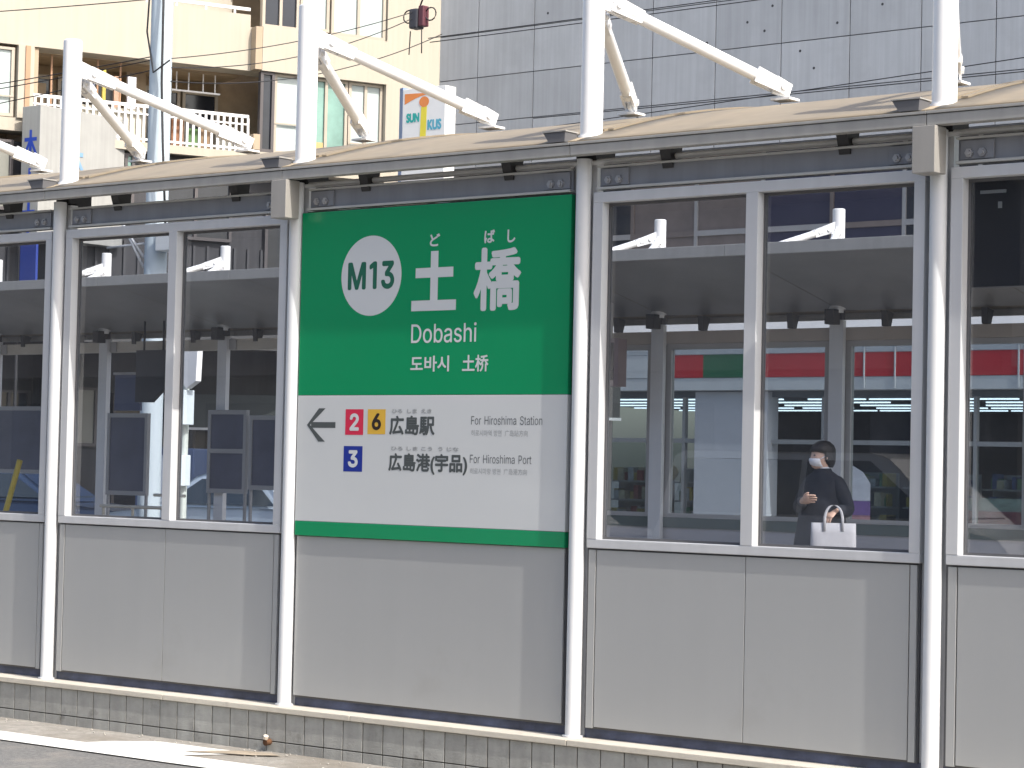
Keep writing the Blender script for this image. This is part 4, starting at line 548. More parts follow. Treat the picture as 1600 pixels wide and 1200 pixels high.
for i in range(-3, 18):
    for j in range(0, 11):
        xa = ox+i*px_
        if xa < 1.2 or random.random() < .12 or j < 2 and random.random() < .6: continue
        for fx, fz in ((.2, .25), (.2, .75), (.8, .25), (.8, .75), (.5, .5)):
            if random.random() < .72: continue
            cx, cz = xa+px_*fx+random.uniform(-.12, .12), z0+j*pz+pz*fz+random.uniform(-.07, .07)
            hb.cyl((cx, -.0315, cz), (cx, -.029, cz), .026, seg=8)
hb.obj('tie_hole', hole_mat, cb)
B().box(1.0, 29, .4, 8, 4.45, z0-.055).obj('recessed_storey', dk_frame, cb)
for i in range(19):
    x0 = 1.2+i*1.45
    m_ = random.choice((dk_glass, dk_glass, brown_wall, mat('purple_glazing', (.04, .04, .07), .15)))
    wf = B(); wf.box(x0, x0+.07, .32, .42, 4.45, z0-.06); wf.box(x0+.07, x0+1.45, .32, .42, 4.45, 4.55); wf.box(x0+.07, x0+1.45, .32, .42, 5.75, 5.85); wf = wf.obj('window', far_frame if i % 3 else brown_wall, cb)
    B().box(x0+.075, x0+1.445, .35, .395, 4.555, z0-.065).obj('pane', m_, wf)
# shop
fw = mat('fascia_white', (.50, .52, .55), .4, 0, .04); frd = mat('fascia_red', (.42, .02, .03), .4, 0, .06); fgr = mat('fascia_green', (.02, .12, .06), .4, 0, .06)
sh = thing('convenience_shop', 'shop with a red, white and green striped fascia and rows of ceiling lights', 'shop', (-18, 26, -.12))
b = B(); b.box(0, 24, -.30, .3, 3.62, 3.90, .01); b.box(0, 24, -.301, .3, 2.97, 3.20, .01); b.obj('fascia', fw, sh)
B().box(0, 24, -.36, .3, 3.905, 4.55, .01).obj('parapet', mat('parapet_white', (.82, .82, .80), .6, 0, .04), sh)
for x0, x1, m_ in ((0, 4.85, fw), (4.85, 5.68, frd), (5.68, 6.95, fgr), (6.95, 11.6, frd), (11.6, 12.1, frd), (12.1, 12.9, fgr), (12.9, 16, frd), (16, 24, fw)):
    B().box(x0, x1-.002, -.31, .3, 3.203, 3.617).obj('fascia_stripe', m_, sh)
sb = B()
for x in (4.9, 9.0, 9.6, 10.5, 11.9): sb.box(x, x+.025, -.33, -.312, 3.0, 3.95)
sb.obj('fascia_joint', fw, sh)
B().box(0, 24, -.02, 9, 2.86, 2.968).obj('ceiling', mat('shop_ceiling', (.10, .12, .15), .8), sh)
B().box(0, 24, 8.9, 9, .05, 2.86).obj('back_wall', mat('shop_back', (.06, .055, .065), .8, 0, .3, 3), sh)
B().box(0, 24, .0, 8.9, .0, .05).obj('floor', mat('shop_floor', (.12, .12, .12), .4), sh)
lit = emis('shop_tube', (.80, .92, 1.0), 1.3)
for r_ in range(5):
    y = .6+r_*1.55; x = .2+random.uniform(0, .6)
    while x < 23:
        B().box(x, x+1.15, y-.04, y+.04, 2.828, 2.852).obj('ceiling_light', lit, sh); x += random.choice((1.25, 1.25, 1.4, 1.7))
mf = mat('shop_mullion', (.33, .33, .34), .5, .2)
for x in (.5, 1.7, 3.0, 4.35, 5.1, 8.05, 10.0, 11.0, 12.6, 14.2, 15.8, 18, 20, 22): 
    B().box(x-.03, x+.03, -.05, .05, .06, 2.86).obj('mullion', mf, sh)
mm = B(); mm.box(0, 24, -.04, .04, 2.02, 2.10); mm.box(0, 24, -.04, .04, .05, .22)
mm.obj('transom', mf, sh)
for x0, x1 in ((.53, 4.32), (4.38, 5.07), (8.08, 12.57), (12.63, 17.97)): B().box(x0, x1, -.006, .006, .22, 2.02).obj('pane', glass_clear, sh)
cw = mat('column_panel', (.46, .47, .52), .5, 0, .03)
cp = B()
for z0_, z1_ in ((.1, .72), (.725, 1.74), (1.745, 2.955)): cp.box(5.42, 6.98, -.16, .2, z0_, z1_, .006)
cp.obj('column', cw, sh)
# posters on the shop window and goods inside
pb = B(); pb.prism([(8.15, -.02, 1.05), (9.0, -.02, 1.05), (9.0, -.02, 1.35), (8.85, -.02, 1.55), (8.6, -.02, 1.68), (8.15, -.02, 1.72)], (0, 0, 0), (0, .01, 0)); pb.obj('poster', mat('poster_white', (.60, .60, .66), .5, 0, .12, 6), sh)
B().box(8.15, 9.0, -.02, -.01, .80, 1.045).obj('poster', mat('poster_purple', (.18, .10, .30), .5, 0, .2, 6), sh)
B().box(8.15, 9.0, -.02, -.01, .50, .795).obj('poster', mat('poster_pink', (.35, .17, .20), .5, 0, .3, 9), sh)
B().box(10.05, 12.5, .06, .08, .95, 1.15).obj('poster', mat('poster_strip', (.30, .36, .33), .5, 0, .3, 9), sh)
B().box(10.05, 12.5, .06, .08, .70, .93).obj('poster', mat('poster_red', (.22, .04, .06), .5, 0, .4, 7), sh)
pal = [mat('goods_%s' % n_, c_, .5, 0, .3, 12) for n_, c_ in (('cream', (.5, .45, .33)), ('red', (.30, .05, .05)), ('green', (.06, .20, .10)), ('yellow', (.42, .33, .07)), ('blue', (.06, .10, .26)), ('pale', (.45, .47, .50)))]
for i in range(11):
    x0 = .8+i*1.55 if i < 3 else 7.2+(i-3)*1.6
    u = thing('goods_shelf', 'shelf unit of packaged goods inside the striped shop', 'shelf', (x0-18, 27.1+random.uniform(0, .5), -.07), 0, 'shelf units inside the shop')
    f = B(); f.box(0, 1.3, .45, .5, 0, 1.5); 
    for z in (.1, .48, .86, 1.22): f.box(0, 1.3, 0, .45, z, z+.03)
    f.obj('rack', mf, u)
    for m_ in random.sample(pal, 4):
        q = B()
        for z in (.131, .511, .891, 1.251):
            x = random.uniform(.02, .3)
            while x < 1.2:
                w_ = random.uniform(.07, .16); q.box(x, min(x+w_, 1.28), .03+random.uniform(0, .2), .40, z, z+random.uniform(.12, .27)); x += w_+random.uniform(.25, .5)
        q.obj('packets', m_, u)
bucket = thing('yellow_paper_lantern', 'round yellow lantern hanging inside the shop window left of the white column', 'lantern', (-13.92, 26.9, 1.35))
B().ball((0, 0, .0), .24, 18, (1, 1, .75)).obj('shade', mat('lantern_yellow', (.35, .27, .07), .6, 0, .2, 6), bucket)
B().cyl((0, 0, .17), (0, 0, 1.38), .008, seg=6).obj('cord', dark_steel, bucket)

# ------------------------------------------------------------------ cream building
cream = mat('cream_wall', (.45, .405, .325), .8, 0, var=.03, scale=1.2, bump=.05, bscale=40, streak=.05)
tan_shade_wall = mat('tan_shade_wall', (.42, .33, .23), .8, 0, .06, 2, streak=.08)
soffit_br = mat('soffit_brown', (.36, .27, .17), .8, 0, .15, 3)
pale_glass = mat('curtained_pane', (.46, .52, .50), .12, 0, .06, 2)
green_glass = mat('green_curtain_pane', (.20, .34, .29), .10, 0, .25, 1.5)
alu_tan = mat('window_alu', (.42, .37, .30), .5, .2, .05)
wht = mat('balcony_white', (.80, .79, .77), .5, 0, .04)
AC = R(68)
cbld = thing('cream_building', 'sunlit cream apartment building with a balcony, filling the upper left', 'building', (-18.982, 26, 0), AC)
wl = B()
wl.box(-20, -3.90, .25, .8, 8.95, 9.80)                 # spandrel, left
wl.box(-3.90, 0, 0, .8, 8.94, 9.80)                     # spandrel, right block
wl.box(-1.22, 0, 0, .8, 5.0, 8.94); wl.box(-1.22, 0, 0, .8, 9.80, 14)
wl.box(-3.90, -1.22, .0, .8, 7.0, 7.36)
wl.box(-20, -8.36, .25, .8, 7.36, 7.60); wl.box(-8.66, -8.36, .2, .8, 7.60, 8.95)
wl.box(-20, -4.06, .25, .35, 9.80, 10.04); wl.box(-20, -4.06, 1.2, 1.8, 9.80, 14)
wl.box(-8.36, -3.95, .20, 1.8, 7.20, 7.36)              # balcony slab
wl.box(-3.90, -1.22, .4, .8, 11.3, 14)
wl.obj('wall', cream, cbld)
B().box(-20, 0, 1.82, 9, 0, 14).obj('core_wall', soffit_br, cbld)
B().box(-4.04, -3.902, .012, .8, 8.96, 9.79).obj('return_wall', tan_shade_wall, cbld); B().box(-4.04, -3.902, .012, 1.8, 7.40, 7.7).obj('return_wall', tan_shade_wall, cbld); B().box(-8.355, -8.25, .3, 1.8, 7.37, 8.94).obj('return_wall', tan_shade_wall, cbld)  # returns in tan: the shade on these side faces is in the colour
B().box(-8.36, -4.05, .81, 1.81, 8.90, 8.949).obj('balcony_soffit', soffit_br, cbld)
B().box(-8.25, -7.7, 1.5, 1.6, 7.4, 8.5).obj('balcony_partition', tan_shade_wall, cbld); B().box(-6.1, -5.7, 1.5, 1.8, 7.37, 8.9).obj('balcony_pier', tan_shade_wall, cbld)
for x0, x1 in ((-8.2, -7.5), (-7.4, -6.2), (-5.65, -4.9), (-4.85, -4.1)):
    wv = B(); wv.box(x0, x0+.06, 1.70, 1.80, 7.4, 8.7); wv.box(x1-.06, x1, 1.70, 1.80, 7.4, 8.7); wv.box(x0+.06, x1-.06, 1.70, 1.80, 8.62, 8.7); wv = wv.obj('balcony_door', alu_tan, cbld)
    B().box(x0+.06, x1-.06, 1.74, 1.79, 7.4, 8.62).obj('pane', dk_glass, wv)
rl = B()
rl.box(-8.36, -4.06, .21, .26, 8.02, 8.08); rl.box(-8.36, -4.06, .21, .26, 7.88, 7.91); rl.box(-8.36, -4.06, .21, .26, 7.40, 7.44)
x = -8.34
while x < -4.06: rl.box(x, x+.045, .22, .25, 7.36, 8.02); x += .125
rl.obj('balcony_railing', wht, cbld)
b2 = B(); b2.box(-7.62, -6.2, .28, .30, 7.44, 7.98); b2.obj('balcony_sheet', mat('laundry', (.62, .58, .48), .8, 0, .15, 5), cbld)
hg = B()
for x in (-5.3, -5.05, -4.75, -4.5): hg.cyl((x, .9, 8.55), (x, .9, 8.9), .015, seg=6)
hg.box(-5.4, -4.4, .87, .93, 8.52, 8.55); hg.obj('drying_rack', wht, cbld)
for x0, x1, z0_, z1_, c_, nm in ((-6.95, -6.88, 7.4, 8.7, (.50, .40, .08), 'bamboo_pole'), (-6.72, -6.62, 7.4, 8.6, (.40, .25, .17), 'laundry_item'), (-6.45, -6.28, 8.0, 8.62, (.62, .62, .64), 'laundry_item'), (-7.3, -7.1, 8.05, 8.6, (.10, .12, .18), 'laundry_item'), (-5.55, -5.3, 7.4, 7.9, (.30, .14, .07), 'planter'), (-5.2, -5.0, 7.4, 7.75, (.10, .20, .07), 'planter'), (-4.95, -4.72, 7.4, 7.85, (.30, .20, .12), 'planter')):
    B().box(x0, x1, .45, .52, z0_, z1_, .012).obj(nm, mat('clutter_%d' % int(x0*-100), c_, .7, 0, .2, 8), cbld)
ac = B(); ac.box(-4.62, -4.2, .5, .8, 7.38, 7.86, .01); ac.obj('air_conditioner', mat('aircon', (.42, .42, .38), .6, 0, .1, 9), cbld)
for x in (-7.9, -7.0, -6.55, -5.9): B().cyl((x, .6, 7.38), (x, .6, 8.9), .022, seg=8).obj('pipe', mat('rust_pipe', (.42, .25, .15), .7), cbld)
B().box(-8.53, -8.44, .17, .199, 7.4, 8.94).obj('pipe', mat('rust_pipe', (.45, .2, .1)), cbld)
def fwin(x0, x1, z0, z1, y, pm, nm=1, fm=alu_tan, rail=None):
    f = B(); f.box(x0, x1, y, y+.12, z1-.05, z1); f.box(x0, x1, y, y+.12, z0, z0+.06)
    n = nm+1
    for i in range(n+1): 
        c = x0+(x1-x0-.06)*i/n; f.box(c, c+.06, y+.002, y+.118, z0+.06, z1-.05)
    if rail: f.box(x0, x1, y-.01, y+.02, rail, rail+.03)
    f = f.obj('window', fm, cbld)
    B().box(x0+.02, x1-.02, y+.05, y+.08, z0+.05, z1-.04).obj('pane', pm, f)
fwin(-3.90, -3.60, 7.37, 8.93, .05, dk_glass, 0, dk_frame)
fwin(-3.58, -2.95, 7.37, 8.93, .12, pale_glass, 0, rail=7.95); fwin(-2.93, -2.0, 7.37, 8.93, .12, green_glass, 1); fwin(-1.98, -1.23, 7.37, 8.93, .12, pale_glass, 1, rail=7.7)
B().box(-2.9, -2.55, .05, .118, 7.40, 7.66).obj('curtain_hem', mat('wood_yellow', (.5, .36, .15), .6), cbld)
fwin(-3.88, -3.1, 9.81, 11.29, .10, dk_glass, 1); fwin(-3.08, -2.45, 9.85, 11.29, .10, pale_glass, 0); fwin(-2.43, -1.24, 9.81, 11.29, .05, pale_glass, 1)
for i in range(5): fwin(-8.68-1.5*(i+1), -8.70-1.5*i, 7.62, 8.90, .30, pale_glass, 0, rail=7.98)
ur = B(); ur.box(-20, -4.06, .27, .32, 10.12, 10.18)
x = -20
while x < -4.06: ur.box(x, x+.04, .28, .31, 10.04, 10.12); x += .6
ur.obj('balcony_railing', wht, cbld)
# lower storeys
dsd = mat('dark_siding', (.04, .04, .045), .6, 0, .12, 2, streak=.25)
B().box(-20, 0, .45, 1.8, 0, 7.19).obj('lower_wall', dsd, cbld)
for (x0, x1, z0, z1, pm) in ((-7.35, -6.7, 5.9, 7.15, pale_glass), (-6.65, -6.3, 5.9, 7.15, green_glass), (-9.6, -8.66, 5.9, 7.2, mat('grey_blind', (.22, .22, .19), .3)), (-5.8, -4.3, 5.6, 7.1, dk_glass), (-11, -9.7, 5.9, 7.2, mat('grey_blind', (.2, .2, .2))), (-3.6, -2.2, 4.6, 6.6, dk_glass), (-2.1, -.9, 4.6, 6.6, pale_glass)):
    fwin(x0, x1, z0, z1, .34, pm, 1, dk_frame)
fins = B()
for i in range(70): fins.box(-19.9+i*.28, -19.9+i*.28+.05, .40, .448, 4.0, 5.5)
fins.obj('siding_rib', mat('siding_rib', (.06, .06, .065), .6), cbld)
aw = B(); aw.prism([(-16, .44, 3.95), (-16, -2.4, 3.50), (-16, -2.4, 3.40), (-16, .44, 3.8)], (0, 0, 0), (14, 0, 0)); aw.obj('shade_awning', mat('shade_awning_grey', (.06, .06, .058), .7, 0, .1), cbld)  # awning lengthened to shade the shopfronts, kept hidden behind the far canopy
for i, (x0, x1, z0, z1, pm) in enumerate(((-13.6, -12.6, 1.5, 2.6, pale_glass), (-12.4, -11.2, .2, 2.6, dk_glass), (-10.9, -9.2, .1, 2.6, dk_glass), (-9, -8.2, .1, 2.6, dk_glass), (-7.9, -6.9, 1.6, 2.7, mat('grey_blind', (.2, .2, .2))), (-6.6, -5.2, .1, 2.6, dk_glass), (-5.0, -3.6, .1, 2.6, dk_glass), (-3.2, -1.4, .8, 2.6, dk_glass))):
    fwin(x0, x1, z0, z1, .33, pm, 1, dk_frame)

# ------------------------------------------------------------------ signs and poles beyond the far shelter
tower = thing('sign_tower', 'tall grey sign tower with blue marks, left of the pale utility pole', 'sign', (-21.7, 18, -.2))
tg = mat('tower_grey', (.36, .36, .34), .6, 0, .06, 2, streak=.1); tb = mat('tower_blue', (.015, .06, .42), .5, 0, .1); tlb = mat('tower_light_blue', (.20, .34, .50), .5)
TW = .5; TD = 2.05
B().box(-TW, 0, 0, TD, 5.55, 7.97, .01).obj('sign_box', tg, tower)
B().box(-.35, -.1, .3, .6, -.1, 5.549).obj('mast', dark_steel, tower)
# worn brush strokes on both faces (too blurred to read in the photograph)
def strokes(f_, u0, u1, z0, z1, m_):
    W2, H2 = u1-u0, z1-z0
    for a in (((.05, .70), (.95, .70), .09), ((.5, 0), (.5, 1), .09), ((.48, .68), (.08, .22), .08), ((.52, .68), (.92, .22), .08), ((.3, .16), (.7, .16), .07)):
        (ax, az), (bx2_, bz), t_ = a; p = Vector((u0+ax*W2, z0+az*H2)); q = Vector((u0+bx2_*W2, z0+bz*H2)); d = (q-p).normalized(); n_ = Vector((-d.y, d.x))*t_*W2
        B().quad([f_(*(p+n_), len(STK)), f_(*(p-n_), len(STK)), f_(*(q-n_), len(STK)), f_(*(q+n_), len(STK))]).obj('brush_stroke', m_, tower); STK.append(1)
STK = []
for z in (6.95, 6.25, 5.62): strokes(lambda u, zz, k: (u, -.003-.0004*k, zz), -.44, -.06, z, z+.58, tb)
for z in (6.75, 5.85): strokes(lambda u, zz, k: (.003+.0004*k, u, zz), .62, 1.05, z, z+.6, tlb)
bn = thing('blue_banner', 'vertical royal blue banner seen through the leftmost window', 'banner', (-20.34, 16.5, 0))
B().box(0, .42, 0, .05, 3.6, 5.15, .006).obj('cloth', mat('banner_blue', (.03, .06, .30), .6), bn); B().cyl((-.04, .02, -.2), (-.04, .02, 5.25), .03, seg=10).obj('pole', dark_steel, bn)

lb = thing('lightbox_sign', 'white box sign with an orange arc and coloured letters on the cream corner', 'sign', (-17.36, 23, 6.6), R(0))
bw = mat('lightbox_white', (.80, .80, .78), .35, 0, .02); bb = mat('lightbox_blue', (.20, .28, .46), .5, 0, .04)
B().box(.0, 1.04, .0, .30, 0, 1.79, .008).obj('sign_face', bw, lb)
B().prism([(-.003, 0, 0), (-.003, .3, 0), (-.14, .34, 0), (-.14, .07, 0)], (0, 0, 0), (0, 0, 1.83)).obj('sign_side', bb, lb)
arc = B(); pts = []
for i in range(13):
    a = i/12; pts.append((.05+.6*a, -.003, 1.70-.02*a))
for i in range(12, -1, -1):
    a = i/12; pts.append((.05+.6*a, -.003, 1.50+.15*math.sin(a*math.pi/2)))
arc.bm.faces.new([arc.bm.verts.new(p) for p in pts]); arc.obj('orange_arc', mat('arc_orange', (.80, .26, .07), .4), lb)
text_obj('lettering', 'SUN', .10, .42, 1.15, 1.33, -.004, mat('letter_teal', (.02, .40, .36), .4), lb, .012)
text_obj('lettering', 'KUS', .62, .96, .98, 1.18, -.004, mat('letter_cyan', (.10, .42, .55), .4), lb, .012)
yb = B(); yb.prism([(.43, -.004, .6), (.58, -.004, .6), (.60, -.004, 1.43), (.46, -.004, 1.43)], (0, 0, 0), (0, .002, 0)); yb.obj('yellow_bar', mat('sign_yellow', (.80, .68, .06), .4), lb)
dv = B(); vs = [dv.bm.verts.new((.53+.12*math.cos(i*math.pi/10), -.005, 1.52+.10*math.sin(i*math.pi/10))) for i in range(20)]; dv.bm.faces.new(vs); dv.obj('orange_dot', mat('arc_orange', (.8, .3, .08)), lb)
B().box(.4, .55, .305, .36, -1.5, 1.5).obj('mount', dark_steel, lb)
B().box(.41, .54, .36, 3.0, -.8, -.7).obj('arm', dark_steel, lb)

pole_c = mat('pole_concrete', (.46, .53, .57), .7, 0, .04, 3, streak=.05)
up = thing('utility_pole', 'tall pale blue-grey utility pole in front of the cream balcony', 'utility pole', (-14.245, 14, -.2))
B().cyl((0, 0, 0), (0, 0, 11), .170, .160, seg=28).obj('shaft', pole_c, up)
cb_ = B(); cb_.tube([(.14, -.16, 11), (.19, -.16, 8.4), (.24, -.2, 7.6), (.20, -.16, 7.1), (.3, -.2, 6.2), (.36, -.16, 5.0)], .018); cb_.tube([(-.19, -.08, 8.6), (-.21, -.1, 7.9), (.08, -.22, 7.25), (.42, -.22, 7.4)], .013); cb_.obj('cable', dark_steel, up)
B().box(.20, .52, -.2, .08, 4.62, 4.86, .01).obj('terminal_box', mat('terminal_white', (.75, .76, .74), .5), up)
ah = B(); ah.tube([(-.15, -.1, 4.55), (-.9, -.1, 5.35)], .022); ah.tube([(-.15, -.1, 4.40), (-.75, -.1, 5.25)], .022); ah.tube([(-.15, -.1, 4.75), (-.95, -.1, 4.72)], .018); ah.obj('cross_arm', frame_alu, up)
lg = thing('traffic_signal', 'pale signal post with white control boxes, right of the utility pole in the left window', 'signal', (-12.03, 12.5, -.2))
pg = mat('signal_paint', (.55, .60, .55), .5, 0, .05); cwm = mat('cabinet_white', (.60, .67, .70), .5)
B().cyl((-.03, .1, 0), (-.03, .1, 3.0), .05, seg=14).obj('shaft', pg, lg)
B().box(-.12, .14, -.10, .10, 2.05, 2.52, .01).obj('control_box', cwm, lg)
B().box(-.18, .10, -.10, .10, 1.22, 1.64, .01).obj('control_box', cwm, lg)
sp = B(); sp.prism([(-.22, 0, 3.05), (.34, 0, 3.08), (.32, 0, 2.64), (.14, 0, 2.54), (-.02, 0, 2.72), (-.10, 0, 2.76)], (0, -.06, 0), (0, .04, 0)); sp.obj('signal_plate', white_paint, lg)

# cars
tyre = mat('tyre', (.02, .02, .02), .8); rimm = mat('rim', (.45, .45, .46), .3, .8); carglass = mat('car_glass', (.03, .04, .05), .05, 0, .05); headl = mat('headlight', (.7, .7, .68), .1)
def car(name, label, loc, rz, col, prof, L_, W_, group=None, roofcol=None):
    '''prof: side outline (x, z) of the lower body, then of the cabin; the car faces -X'''
    t = thing(name, label, 'car', loc, rz, group); h = W_/2
    pm = mat('paint_%02d' % int(col[0]*97+col[2]*13), col, .25, 0, .02, coat=.8)
    lower, cab = prof
    def shell(pl, w0, w1, zlo, zhi):
        b = B(); rings = []
        for f_, wk in ((-1, .93), (-.96, 1.0), (.96, 1.0), (1, .93)):
            ring = []
            for x, z in pl:
                k = (z-zlo)/(zhi-zlo); w_ = (w0+(w1-w0)*k)
                ring.append((x, f_*w_*wk/1.0 if abs(f_) == 1 else f_*w_, z))
            rings.append(ring)
        b.loft(rings); return b
    zs = [z for _, z in lower]; body = shell(lower, h, h*.97, min(zs), max(zs))
    for f in body.bm.faces: f.smooth = False
    body = body.obj('body', pm, t)
    zs = [z for _, z in cab]; c = shell(cab, h*.95, h*.76, min(zs), max(zs))
    for f in c.bm.faces: f.smooth = False
    c.obj('cabin', pm, t)
    z0, z1 = min(zs), max(zs); xa = [x for x, z in cab if z == z0]; xb = [x for x, z in cab if z == z1]
    zl, zh = z0+.06, z1-.09; kl, kh = (zl-z0)/(z1-z0), (zh-z0)/(z1-z0)
    fx = lambda k: min(xa)+(min(xb)-min(xa))*k; bx2 = lambda k: max(xa)+(max(xb)-max(xa))*k
    ww = lambda k: (h*.95+(h*.76-h*.95)*k)*.96+.012
    for sy in (-1, 1):
        m_ = (min(xa)+max(xa))/2
        for p0, p1 in (((fx(kl)+.14, fx(kh)+.10), (m_-.04, m_-.04)), ((m_+.04, m_+.04), (bx2(kl)-.14, bx2(kh)-.10))):
            B().prism([(p0[0], sy*ww(kl), zl), (p1[0], sy*ww(kl), zl), (p1[1], sy*ww(kh), zh), (p0[1], sy*ww(kh), zh)], (0, 0, 0), (0, sy*.008, 0)).obj('side_window', carglass, t)
    for e, nm in ((0, 'windscreen'), (1, 'rear_window')):
        g_ = fx if e == 0 else bx2; sx = -1 if e == 0 else 1
        B().prism([(g_(kl), -ww(kl)*.86, zl), (g_(kl), ww(kl)*.86, zl), (g_(kh), ww(kh)*.86, zh), (g_(kh), -ww(kh)*.86, zh)], (0, 0, 0), (sx*.012, 0, .004)).obj(nm, carglass, t)
    for x in (-L_*.31, L_*.30):
        for sy in (-1, 1):
            w_ = B().cyl((x, sy*(h-.20), .31), (x, sy*(h+.005), .31), .31, seg=24).obj('wheel', tyre, t)
            B().cyl((x, sy*(h+.004), .31), (x, sy*(h+.014), .31), .20, .17, seg=20).obj('rim', rimm, w_)
    for sy in (-1, 1): B().box(-L_/2-.006, -L_/2+.05, sy*h*.62-.16, sy*h*.62+.16, .58, .72, .01).obj('headlight', headl, t)
    return t
sedan = ([(-2.2, .28), (-2.2, .70), (-2.05, .80), (-.95, .92), (1.35, .95), (2.1, .92), (2.2, .75), (2.2, .28)], [(-1.0, .925), (-.25, 1.40), (-.05, 1.45), (.95, 1.45), (1.15, 1.40), (1.75, .925)])
van = ([(-2.3, .28), (-2.3, .80), (-2.15, .95), (-1.55, 1.08), (2.2, 1.10), (2.3, .9), (2.3, .28)], [(-1.6, 1.085), (-.75, 1.80), (-.5, 1.86), (2.0, 1.86), (2.12, 1.80), (2.24, 1.085)])
sedan[1][1] = (-.25, 1.45) if False else sedan[1][1]
car('parked_car', 'dark blue car on the far road, under the large board in the leftmost window', (-18.9, 15.6, -.262), R(200), (.03, .05, .10), sedan, 4.4, 1.7)
car('parked_car', 'pale silver car on the far road, right of the utility pole in the left window', (-14.2, 15.8, -.262), R(0), (.50, .58, .66), sedan, 4.4, 1.7)
car('white_van', 'white minivan behind the photographer, its roof line mirrored faintly in the glass', (-2.4, -13.9, -.25), R(180), (.80, .80, .80), van, 4.6, 1.7)
car('taxi', 'white taxi with a red stripe behind the photographer, mirrored faintly in the glass', (-7.3, -13.9, -.25), R(180), (.74, .75, .74), sedan, 4.4, 1.7)

vmach = mat('vending_dark_blue', (.04, .06, .12), .35, 0, .15); vface = mat('vending_face', (.30, .34, .40), .2, 0, .2, 5)
for i, (x, y, lab) in enumerate(((-19.6, 19.5, 'dark vending machine at the far left of the far pavement'), (-15.3, 19.6, 'dark vending machine behind the utility pole'), (-12.6, 19.8, 'dark vending machine behind the cross-barred notice board'))):
    vmt = thing('vending_machine', lab, 'vending machine', (x, y, -.26), R(25), 'vending machines on the far pavement')
    B().box(-.55, .55, -.35, .35, .08, 1.85, .02).obj('cabinet', vmach, vmt)
    B().box(-.47, .47, -.365, -.352, .85, 1.72).obj('display', vface, vmt); B().box(-.35, .35, -.365, -.352, .25, .45).obj('slot', dark_steel, vmt)
    B().box(-.5, .5, -.3, .3, 0, .079).obj('plinth', dark_steel, vmt)
for i, (x, y, w_, z0, lab, c_) in enumerate(((-20.5, 20.6, 2.2, 2.0, 'pale shop board over the dark shopfront at the far left', (.05, .055, .05)), (-16.6, 21.0, 1.3, 2.1, 'navy shop board left of the utility pole', (.05, .07, .16)), (-12.9, 21.2, 1.6, 2.25, 'grey shop board right of the utility pole', (.05, .05, .048)))):
    sbd = thing('shop_board', lab, 'shop sign', (x, y, z0), R(40), 'shop boards beyond the opposite shelter')
    B().box(0, w_, 0, .12, 0, .62, .01).obj('panel', mat('shop_board_%d' % i, c_, .4, 0, .1, 3), sbd); B().box(-.02, w_+.02, -.015, .10, -.05, -.005).obj('edge', frame_alu, sbd)
    for xx in (.15, w_-.15): B().box(xx-.03, xx+.03, .03, .09, -z0-.26, -.052).obj('support', dark_steel, sbd)
# overhead wires
wm = mat('wire_black', (.02, .02, .022), .6)
def wire(p, q, sag, label, r=.008):
    p, q = Vector(p), Vector(q); pts = [p.lerp(q, i/20)-Vector((0, 0, sag*4*(i/20)*(1-i/20))) for i in range(21)]
    tag(B().tube(pts, r, 6).obj('overhead_wire', wm), label, 'wire', 'overhead wires')
wire((-30, 14, 9.5), (-14.3, 14, 8.2), .15, 'overhead wire crossing the top of the cream wall left of the utility pole')
wire((-30, 14, 7.5), (-14.3, 14, 7.35), .2, 'upper of the two close wires crossing the pale window at the left edge')
wire((-30, 14.1, 7.35), (-14.3, 14, 7.30), .2, 'lower of the two close wires crossing the pale window at the left edge')
wire((-30, 14, 6.5), (-14.3, 14, 7.15), .1, 'lowest overhead wire left of the utility pole')
wire((-14.1, 14, 7.28), (-14.5, 20, 9.05), .12, 'wire from the utility pole to the dark cable box, lower')
wire((-14.1, 14, 7.15), (-14.5, 20, 8.95), .25, 'sagging wire from the utility pole under the cable box line')
wire((-14.1, 14, 6.95), (-13.9, 20, 8.6), .3, 'lowest wire passing behind the post left of the green sign')
wire((-14.2, 20, 8.56), (6, 20, 8.75), .05, 'upper wire of a close pair on the concrete wall')
wire((-14.2, 20.05, 8.50), (6, 20.05, 8.66), .05, 'lower wire of a close pair on the concrete wall')
wire((-12, 20, 6.85), (6, 20, 7.70), .05, 'wire rising to the right just above the canopy')
wire((-12, 20.1, 7.05), (6, 20.1, 7.08), .03, 'level wire just above the canopy at the right')
cbx = thing('cable_box', 'dark cable splice box with coiled loops hanging on the wires beside the concrete wall', 'cable box', (-14.4, 20, 8.72))
B().box(-.16, .02, -.1, .1, .02, .36, .03).obj('housing', mat('splice_dark', (.05, .05, .06), .5), cbx); B().box(.03, .14, -.08, .08, .05, .40, .02).obj('housing', mat('splice_red', (.10, .03, .04), .5), cbx)
lp = B()
for s_ in (-1, 1): lp.tube([(s_*.24+.12*math.cos(i*.5), 0, .25+.11*math.sin(i*.5)) for i in range(14)], .012, 6)
lp.tube([(-.02, 0, .36), (.1, 0, .6), (.6, 0, 1.5)], .014, 6); lp.tube([(-.2, 0, .0), (-.22, 0, -.4)], .01, 6); lp.tube([(.05, 0, .0), (.06, 0, -.4)], .01, 6)
lp.obj('cable_loop', wm, cbx)

